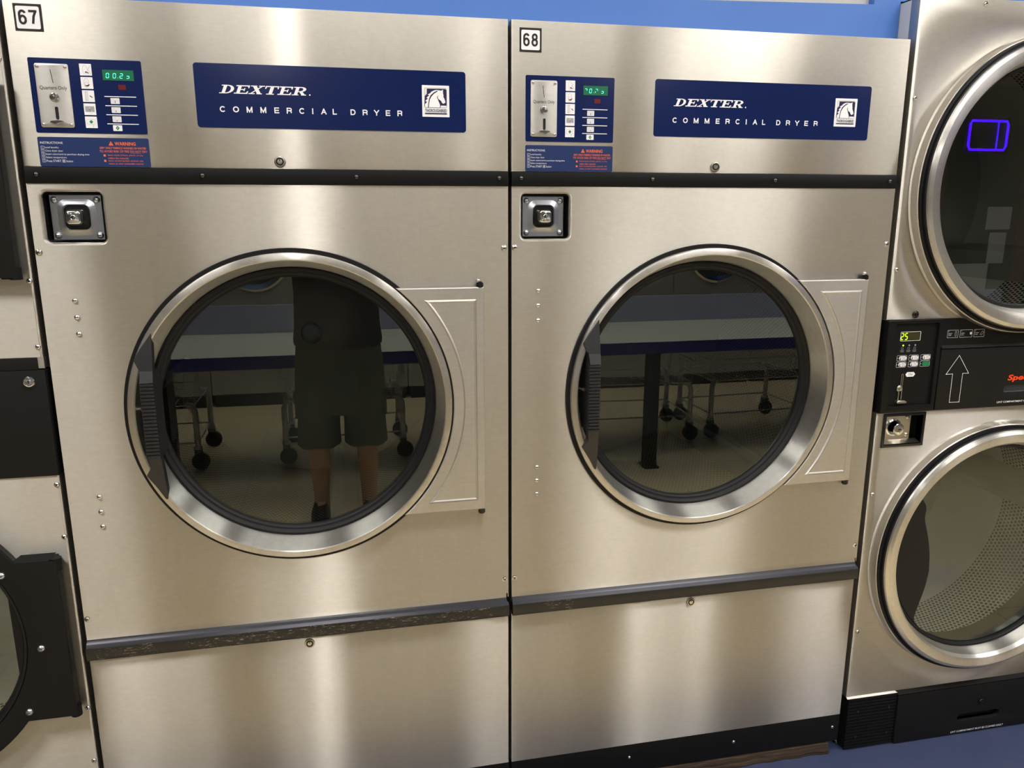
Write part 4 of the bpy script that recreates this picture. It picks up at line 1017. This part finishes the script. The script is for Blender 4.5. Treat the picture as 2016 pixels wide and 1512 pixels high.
# ------------------------------------------------------------------ ceiling lights, with added fill panels
def emit_mat(st_):
    n = NT('lamp_diffuser'); n.t.nodes.remove(n.b)
    e = n.n('ShaderNodeEmission'); e.inputs[0].default_value = (1.0, .965, .915, 1); e.inputs[1].default_value = st_
    n.l(e.outputs[0], n.out.inputs[0]); return n.m
for i, (lx, ly, ll, lw, ls) in enumerate(LAMPS):
    place = 'row nearest the dryers' if ly > -1.5 else ('middle row' if ly > -3.5 else 'back row')
    t = thing('ceiling_light', 'white ceiling light for room light and added fill, %s, %.1f m wide' % (place, lw) if False else 'white ceiling light out of view, for room light and added fill', 'light', (lx, ly, CEIL), 'ceiling battens')
    mb = MB(); mb.box(-lw / 2 - .02, lw / 2 + .02, -ll / 2 - .02, ll / 2 + .02, -.05, 0); ob('light_housing', mb, M['whitepaint'], t)
    mb = MB(); mb.box(-lw / 2, lw / 2, -ll / 2, ll / 2, -.058, -.0505); ob('diffuser', mb, emit_mat(ls), t)


# ------------------------------------------------------------------ the rest of the laundromat, seen in the door glass
def tab(x0, x1, label):
    t = thing('folding_table', label, 'table', ((x0 + x1) / 2, -2.36, 0), 'folding tables')
    hw = (x1 - x0) / 2
    q = MB(); q.box(-hw, hw, -.83, 0, .788, .794); ob('table_top', q, M['table'], t)
    q = MB(); q.box(-hw, hw, -.83, -.003, .728, .788); q.box(-hw, hw, -.003, .003, .726, .795); ob('edge_band', q, M['darkblue'], t)
    q = MB(); q.box(-hw, hw, -.86, -.83, .70, .968); ob('back_board', q, M['bluelam'], t)
    for a, bs in ((-hw + .42, (-.10,)), (hw - .42, (-.10,)), (-hw + .05, (-.79,)), (hw - .05, (-.79,))):
        for b in bs:
            q = MB(); q.box(a - .035, a + .035, b - .035, b + .035, .0, .728); q.box(a - .045, a + .045, b - .06, b + .06, 0, .012); ob('leg', q, M['rubber'], t)
    return t
tab(-1.62, 1.955, 'long pale folding table with navy edge, reflected in the door of dryer 67')
tab(1.965, 5.4, 'long pale folding table with navy edge, reflected in the door of dryer 68')

def cart(x, y, rz, label):
    t = thing('laundry_cart', label, 'cart', (x, y, 0), 'wire laundry carts under the tables'); t.rotation_euler = (0, 0, rz)
    hw, hd = .36, .24
    for sx in (-1, 1):
        for sy in (-1, 1):
            q = MB(); q.tube([(sx * hw, sy * hd, .13), (sx * hw, sy * hd, .36), (sx * (hw - .015), sy * (hd - .01), .395), (sx * (hw - .05), sy * (hd - .02), .405)], .018, 12); q.tube([(sx * hw, sy * hd, .13), (sx * hw, sy * hd, .15)], .025, 12)
            l = ob('leg', q, M['wire'], t)
            q = MB(); q.tube([(sx * hw + .01, sy * hd - .014, .0525), (sx * hw + .01, sy * hd + .014, .0525)], .052, 20); q.box(sx * hw - .02, sx * hw - .016, sy * hd - .02, sy * hd + .02, .05, .13); q.box(sx * hw + .016, sx * hw + .02, sy * hd - .02, sy * hd + .02, .05, .13); q.box(sx * hw - .02, sx * hw + .02, sy * hd - .022, sy * hd + .022, .115, .13)
            ob('caster', q, M['rubber'], l)
    q = MB()
    for sx in (-1, 1): q.tube([(sx * hw, -hd, .17), (sx * hw, hd, .17)], .006, 6)
    for sy in (-1, 1): q.tube([(-hw, sy * hd, .17), (hw, sy * hd, .17)], .006, 6)
    ob('lower_rail', q, M['wire'], t)
    q = MB()
    for zz, r_ in ((.405, .006), (.55, .004), (.645, .009)):
        e = (zz - .405) * .12
        q.tube([(-hw - e, -hd - e, zz), (hw + e, -hd - e, zz), (hw + e, hd + e, zz), (-hw - e, hd + e, zz)], r_, 6, closed=True)
    for i in range(13):
        a = -hw + 2 * hw * i / 12
        q.tube([(a * 1.07, -hd - .028, .645), (a, -hd, .405), (a, hd, .405), (a * 1.07, hd + .028, .645)], .0022, 4)
    for i in range(9):
        a = -hd + 2 * hd * i / 8
        q.tube([(-hw - .028, a * 1.1, .645), (-hw, a, .405), (hw, a, .405), (hw + .028, a * 1.1, .645)], .0022, 4)
    ob('wire_basket', q, M['wire'], t)
    return t
cart(-.68, -3.20, .0, 'wire laundry cart reflected at the left side of the door of dryer 67')
cart(.555, -3.20, .0, 'wire laundry cart under the left folding table, reflected behind the legs of the photographer')
cart(2.52, -3.20, .06, 'wire laundry cart reflected left of the centre in the door of dryer 68')
cart(3.38, -3.21, -.04, 'wire laundry cart reflected right of the centre in the door of dryer 68')
cart(-2.0, -3.20, .0, 'wire laundry cart under the far left end of the folding tables')

def washer(x, first=None):
    t = thing('washing_machine', 'tall dark steel front-loading machine in the row across the room behind the folding tables', 'washing machine', (x, -4.55, 0), 'machines in the row across the room')
    q = MB(); q.plate(rect(-.385, .385, .10, 1.85), [circ(0, 1.18, .23, 48)], 0, .02) ; q.v = [(a, -b, c_) for a, b, c_ in q.v]
    q.box(-.385, -.38, -.75, -.02, .1, 1.85); q.box(.38, .385, -.75, -.02, .1, 1.85); q.box(-.385, .385, -.75, -.02, 1.845, 1.85); q.box(-.385, .385, -.76, -.75, .1, 1.85)
    ob('cabinet', q, M['washer'], t)
    q = MB(); q.box(-.37, .37, -.70, 0, 0, .10); ob('plinth', q, M['rubber'], t)
    q = MB(); q.box(-.36, .36, 0, .008, 1.58, 1.80); ob('control_strip', q, M['glossblack'], t)
    q = MB(); q.lathe([(.26, .0), (.262, .02), (.245, .035), (.205, .028), (.200, .01)], 0, 1.18, 48); d = ob('door', q, M['chrome'], t)
    q = MB(); q.lathe([(.202, .014), (.12, -.03), (.00001, -.05)], 0, 1.18, 48); ob('door_glass', q, M['rubber'], d)
    q = MB(); q.box(.215, .275, .035, .05, 1.14, 1.22); ob('handle', q, M['chrome'], d)
    return t
w0 = washer(-.10)
for k in (-3, -2, -1, 1, 2, 3, 4, 5, 6, 7):
    r = w0.copy(); col.objects.link(r); r.location = (-.10 + .78 * k, -4.55, 0)
    for ch in list(w0.children):
        c_ = ch.copy(); col.objects.link(c_); c_.parent = r
        for g_ in ch.children:
            d_ = g_.copy(); col.objects.link(d_); d_.parent = c_

# shop window by the street at night, with papers and a neon sign
slab('wall_1', 6.2, 10, -5.25, -5.10, 0, CEIL, M['wallpaint'])
q = MB(); q.box(6.35, 9.5, -5.10, -5.085, .35, 2.75); wn = structure(ob('window_1', q, plain('night_window', (.012, .016, .018, 1), .08)))
q = MB()
for a, b, c_, d_ in ((6.29, 6.37, .29, 2.81), (9.46, 9.54, .29, 2.81), (7.30, 7.42, .29, 2.81), (6.29, 9.54, .29, .37), (6.29, 9.54, 2.73, 2.81)): q.box(a, b, -5.10, -5.05, c_, d_)
ob('window_frame', q, plain('brown_window_frame', lin(120, 62, 38), .5), wn)
for nm, a, b, c_, d_ in (('white paper sheet taped to the dark window, topmost of three', 6.93, 7.22, .05, .274), ('white paper sheet taped to the dark window, middle of three', 6.99, 7.19, -.29, .02), ('white paper sheet taped to the dark window, lowest and widest of three', 6.60, 7.02, -.70, -.29)):
    q = MB(); q.box(a, b, -5.084, -5.0835, c_ + H, d_ + H); tag(ob('paper_sheet', q, M['white']), nm, 'paper', 'papers on the shop window')
t = thing('neon_sign', 'blue neon outline sign hanging in the dark shop window', 'sign', (6.8, -5.05, 2.26))
M['neon'] = plain('blue_neon', (.1, .05, 1, 1), .4, emit=(.04, .0, 1, 1), es=12)
q = MB(); q.tube([(-.20, 0, .13), (.19, 0, .13), (.21, 0, .10), (.21, 0, -.10), (.19, 0, -.14), (-.20, 0, -.14), (-.22, 0, -.10), (-.22, 0, .10)], .011, 8, closed=True); q.tube([(.10, 0, .13), (.10, 0, -.14)], .006, 8); ob('neon_tube', q, M['neon'], t)
q = MB(); q.box(-.25, .25, -.03, -.015, -.18, .18); ob('backing', q, M['rubber'], t)

# ------------------------------------------------------------------ the person taking the picture
def skin(name, verts, edges, radii, mat, parent, sub=2):
    me = bpy.data.meshes.new(name); me.from_pydata([tuple(v) for v in verts], edges, [])
    o = bpy.data.objects.new(name, me); col.objects.link(o)
    o.modifiers.new('skin', 'SKIN').use_smooth_shade = True
    for i, sv in enumerate(me.skin_vertices[0].data):
        r_ = radii[i]; sv.radius = r_ if isinstance(r_, tuple) else (r_, r_); sv.use_root = (i == 0)
    m2 = o.modifiers.new('sub', 'SUBSURF'); m2.levels = sub; m2.render_levels = sub
    dg = bpy.context.evaluated_depsgraph_get(); dg.update()
    me2 = bpy.data.meshes.new_from_object(o.evaluated_get(dg)); bpy.data.objects.remove(o); bpy.data.meshes.remove(me)
    me2.name = name; me2.materials.clear(); me2.materials.append(mat)
    for p in me2.polygons: p.material_index = 0
    me2.shade_smooth()
    o = bpy.data.objects.new(name, me2); col.objects.link(o); o.parent = parent
    return o
M['skin'] = plain('skin', lin(205, 160, 130), .5)
M['shirt'] = plain('black_cotton', (.012, .012, .013, 1), .9)
M['shorts'] = plain('olive_cotton', lin(74, 76, 62), .85)
M['hair'] = plain('brown_hair', lin(50, 36, 26), .6)
PX, PY = .555, -2.03
pt = thing('person', 'person in black T-shirt and long olive shorts holding up a phone, reflected in dryer 67', 'person', (PX, PY, 0))
rel = lambda p: (p[0] - PX, p[1] - PY, p[2])
PC = CAM - F_ * .010 + R_ * .052 - U_ * .022          # middle of the phone
HL, HR = PC - R_ * .094 - F_ * .012 - U_ * .035, PC + R_ * .094 - F_ * .012 - U_ * .035
HL, HR = Vector(rel(HL)), Vector(rel(HR))
V = [(0, 0, .95), (0, .0, 1.10), (0, -.01, 1.26), (0, -.01, 1.38), (0, -.005, 1.47), (0, .01, 1.53), (0, .02, 1.60), (0, .025, 1.68), (0, .015, 1.74)]
Rr = [(.155, .115), (.150, .115), (.155, .11), (.15, .10), (.06, .06), (.055, .058), (.068, .082), (.074, .092), (.060, .075)]
Ed = [(i, i + 1) for i in range(8)]
def chain(start, pts, rs):
    global V, Rr, Ed
    p = start
    for a, r_ in zip(pts, rs):
        V.append(tuple(a)); Rr.append(r_); Ed.append((p, len(V) - 1)); p = len(V) - 1
    return p
for sg_, hand in ((-1, HL), (1, HR)):
    el = (sg_ * .165, .14, 1.27)
    mid = tuple((Vector(el) * .45 + hand * .55))
    chain(3, [(sg_ * .12, -.01, 1.42), (sg_ * .195, -.005, 1.40), tuple((Vector((sg_ * .2, 0, 1.4)) + Vector(el)) / 2), el, mid, tuple(Vector(el) * .12 + hand * .88)], [.06, .056, .048, .042, .038, .027])
    chain(0, [(sg_ * .10, 0, .86), (sg_ * .115, .01, .68), (sg_ * .12, .02, .50), (sg_ * .12, -.01, .32), (sg_ * .12, -.02, .12), (sg_ * .12, -.015, .06), (sg_ * .13, .07, .045), (sg_ * .135, .14, .035)], [.10, .085, .062, .058, .042, .042, .042, .034])
bd = skin('body', V, Ed, Rr, M['skin'], pt)
# hands: palm and five bent fingers gripping the short ends of the phone
for sg_, hand in ((-1, HL), (1, HR)):
    palm = hand + U_ * .0
    v = [tuple(hand - (hand - Vector((sg_ * .165, .14, 1.27))).normalized() * .035), tuple(palm), tuple(palm + U_ * .030)]
    e = [(0, 1), (1, 2)]; rr_ = [.024, (.026, .018), (.028, .014)]
    def fin(base, pts, r0):
        p = base
        for k_, a in enumerate(pts):
            v.append(tuple(a)); e.append((p, len(v) - 1)); rr_.append(r0 * (1 - .12 * k_)); p = len(v) - 1
    for k_ in range(4):
        b0 = palm + U_ * (.042 - k_ * .021) + R_ * sg_ * .014 * (1 - .1 * k_); L_ = (.95, 1.05, 1.0, .8)[k_]
        fin(2 if k_ < 2 else 1, [b0, b0 + F_ * .020 * L_ + R_ * sg_ * .002, b0 + F_ * .030 * L_ - R_ * sg_ * .016, b0 + F_ * .024 - R_ * sg_ * .034 * L_], .0088)
    fin(1, [palm - F_ * .012 - R_ * sg_ * .012 + U_ * .006, palm - F_ * .008 - R_ * sg_ * .030 + U_ * .022, palm - F_ * .001 - R_ * sg_ * .040 + U_ * .036], .0105)
    skin('hand', v, e, rr_, M['skin'], bd, 2)
# head details
q = MB()
q.sphere((0, .118, 1.655), .015, 8, (1, 1, 1.5)); q.sphere((0, .110, 1.675), .010, 8, (1, 1, 2))
for sg_ in (-1, 1): q.sphere((sg_ * .082, .015, 1.67), .026, 8, (.35, .7, 1.1))
ob('nose_and_ears', q, M['skin'], bd)
for sg_ in (-1, 1):
    q = MB(); q.sphere((sg_ * .032, .094, 1.69), .0125, 8); q.cur = 1; q.sphere((sg_ * .032, .102, 1.69), .0062, 8); ob('eye', q, [M['white'], M['dark']], bd)
q = MB(); q.tube([(-.026, .100, 1.615), (-.010, .110, 1.612), (.010, .110, 1.612), (.026, .100, 1.615)], .0055, 8); ob('mouth', q, plain('lips', lin(170, 95, 85), .5), bd)
q = MB(); q.sphere((0, -.002, 1.735), .092, 14, (.95, 1.08, .80)); q.sphere((0, -.035, 1.70), .086, 12, (.98, .9, 1.0)); ob('hair', q, M['hair'], bd)
def ell(zz, rx, ry, cx=0, cy=0, n=40): return [(cx + rx * math.cos(2 * math.pi * i / n), cy + ry * math.sin(2 * math.pi * i / n), zz + .004 * math.sin(5 * 2 * math.pi * i / n)) for i in range(n)]
q = MB(); q.loft([ell(.905, .212, .165), ell(.93, .215, .168), ell(1.0, .206, .162), ell(1.15, .200, .158), ell(1.28, .205, .150), ell(1.38, .200, .135), ell(1.44, .165, .115), ell(1.475, .095, .085), ell(1.490, .072, .075)])
for sg_ in (-1, 1):
    q.tube([(sg_ * .13, -.005, 1.40), (sg_ * .20, -.002, 1.385), (sg_ * .205, .06, 1.33), (sg_ * .185, .105, 1.29)], [.075, .080, .070, .066], 20)
ob('t_shirt', q, M['shirt'], pt, label='black T-shirt')
q = MB(); q.loft([ell(.97, .190, .150), ell(.90, .205, .160), ell(.82, .214, .160), ell(.70, .220, .148), ell(.60, .222, .130), ell(.56, .21, .10)])
for sg_ in (-1, 1):
    q.loft([ell(.80, .105, .145, sg_ * .105), ell(.72, .108, .140, sg_ * .108), ell(.60, .104, .122, sg_ * .112), ell(.50, .104, .112, sg_ * .114), ell(.40, .108, .112, sg_ * .116)])
    q.box(sg_ * .21 - .012, sg_ * .21 + .012, -.07, .07, .55, .68)
ob('shorts', q, M['shorts'], pt, label='long olive cargo shorts')
for sg_ in (-1, 1):
    q = MB(); q.loft([[(sg_ * .128 + .048 * a * k_, .045 + .145 * b * k_, zz) for a, b in [(math.cos(2 * math.pi * i / 24), math.sin(2 * math.pi * i / 24)) for i in range(24)]] for zz, k_ in ((.001, .96), (.02, 1.0), (.05, .95), (.085, .70))], True, True)
    ob('shoe', q, M['rubber'], pt)
# phone
q = MB(); mw = Matrix(((R_.x, -F_.x, U_.x, 0), (R_.y, -F_.y, U_.y, 0), (R_.z, -F_.z, U_.z, 0), (0, 0, 0, 1)))
pr_ = rect(-.0735, .0735, -.036, .036, .009)
q.loft([[(a, yy, b) for a, b in (offset(pr_, o_))] for yy, o_ in ((-.004, -.0012), (-.003, 0), (.003, 0), (.004, -.0012))], True, True)
q.v = [tuple(mw.to_3x3() @ Vector(p)) for p in q.v]
tag(ob('phone', q, M['glossblack'], None, tuple(PC)), 'black phone held up in both hands by the person', 'phone')
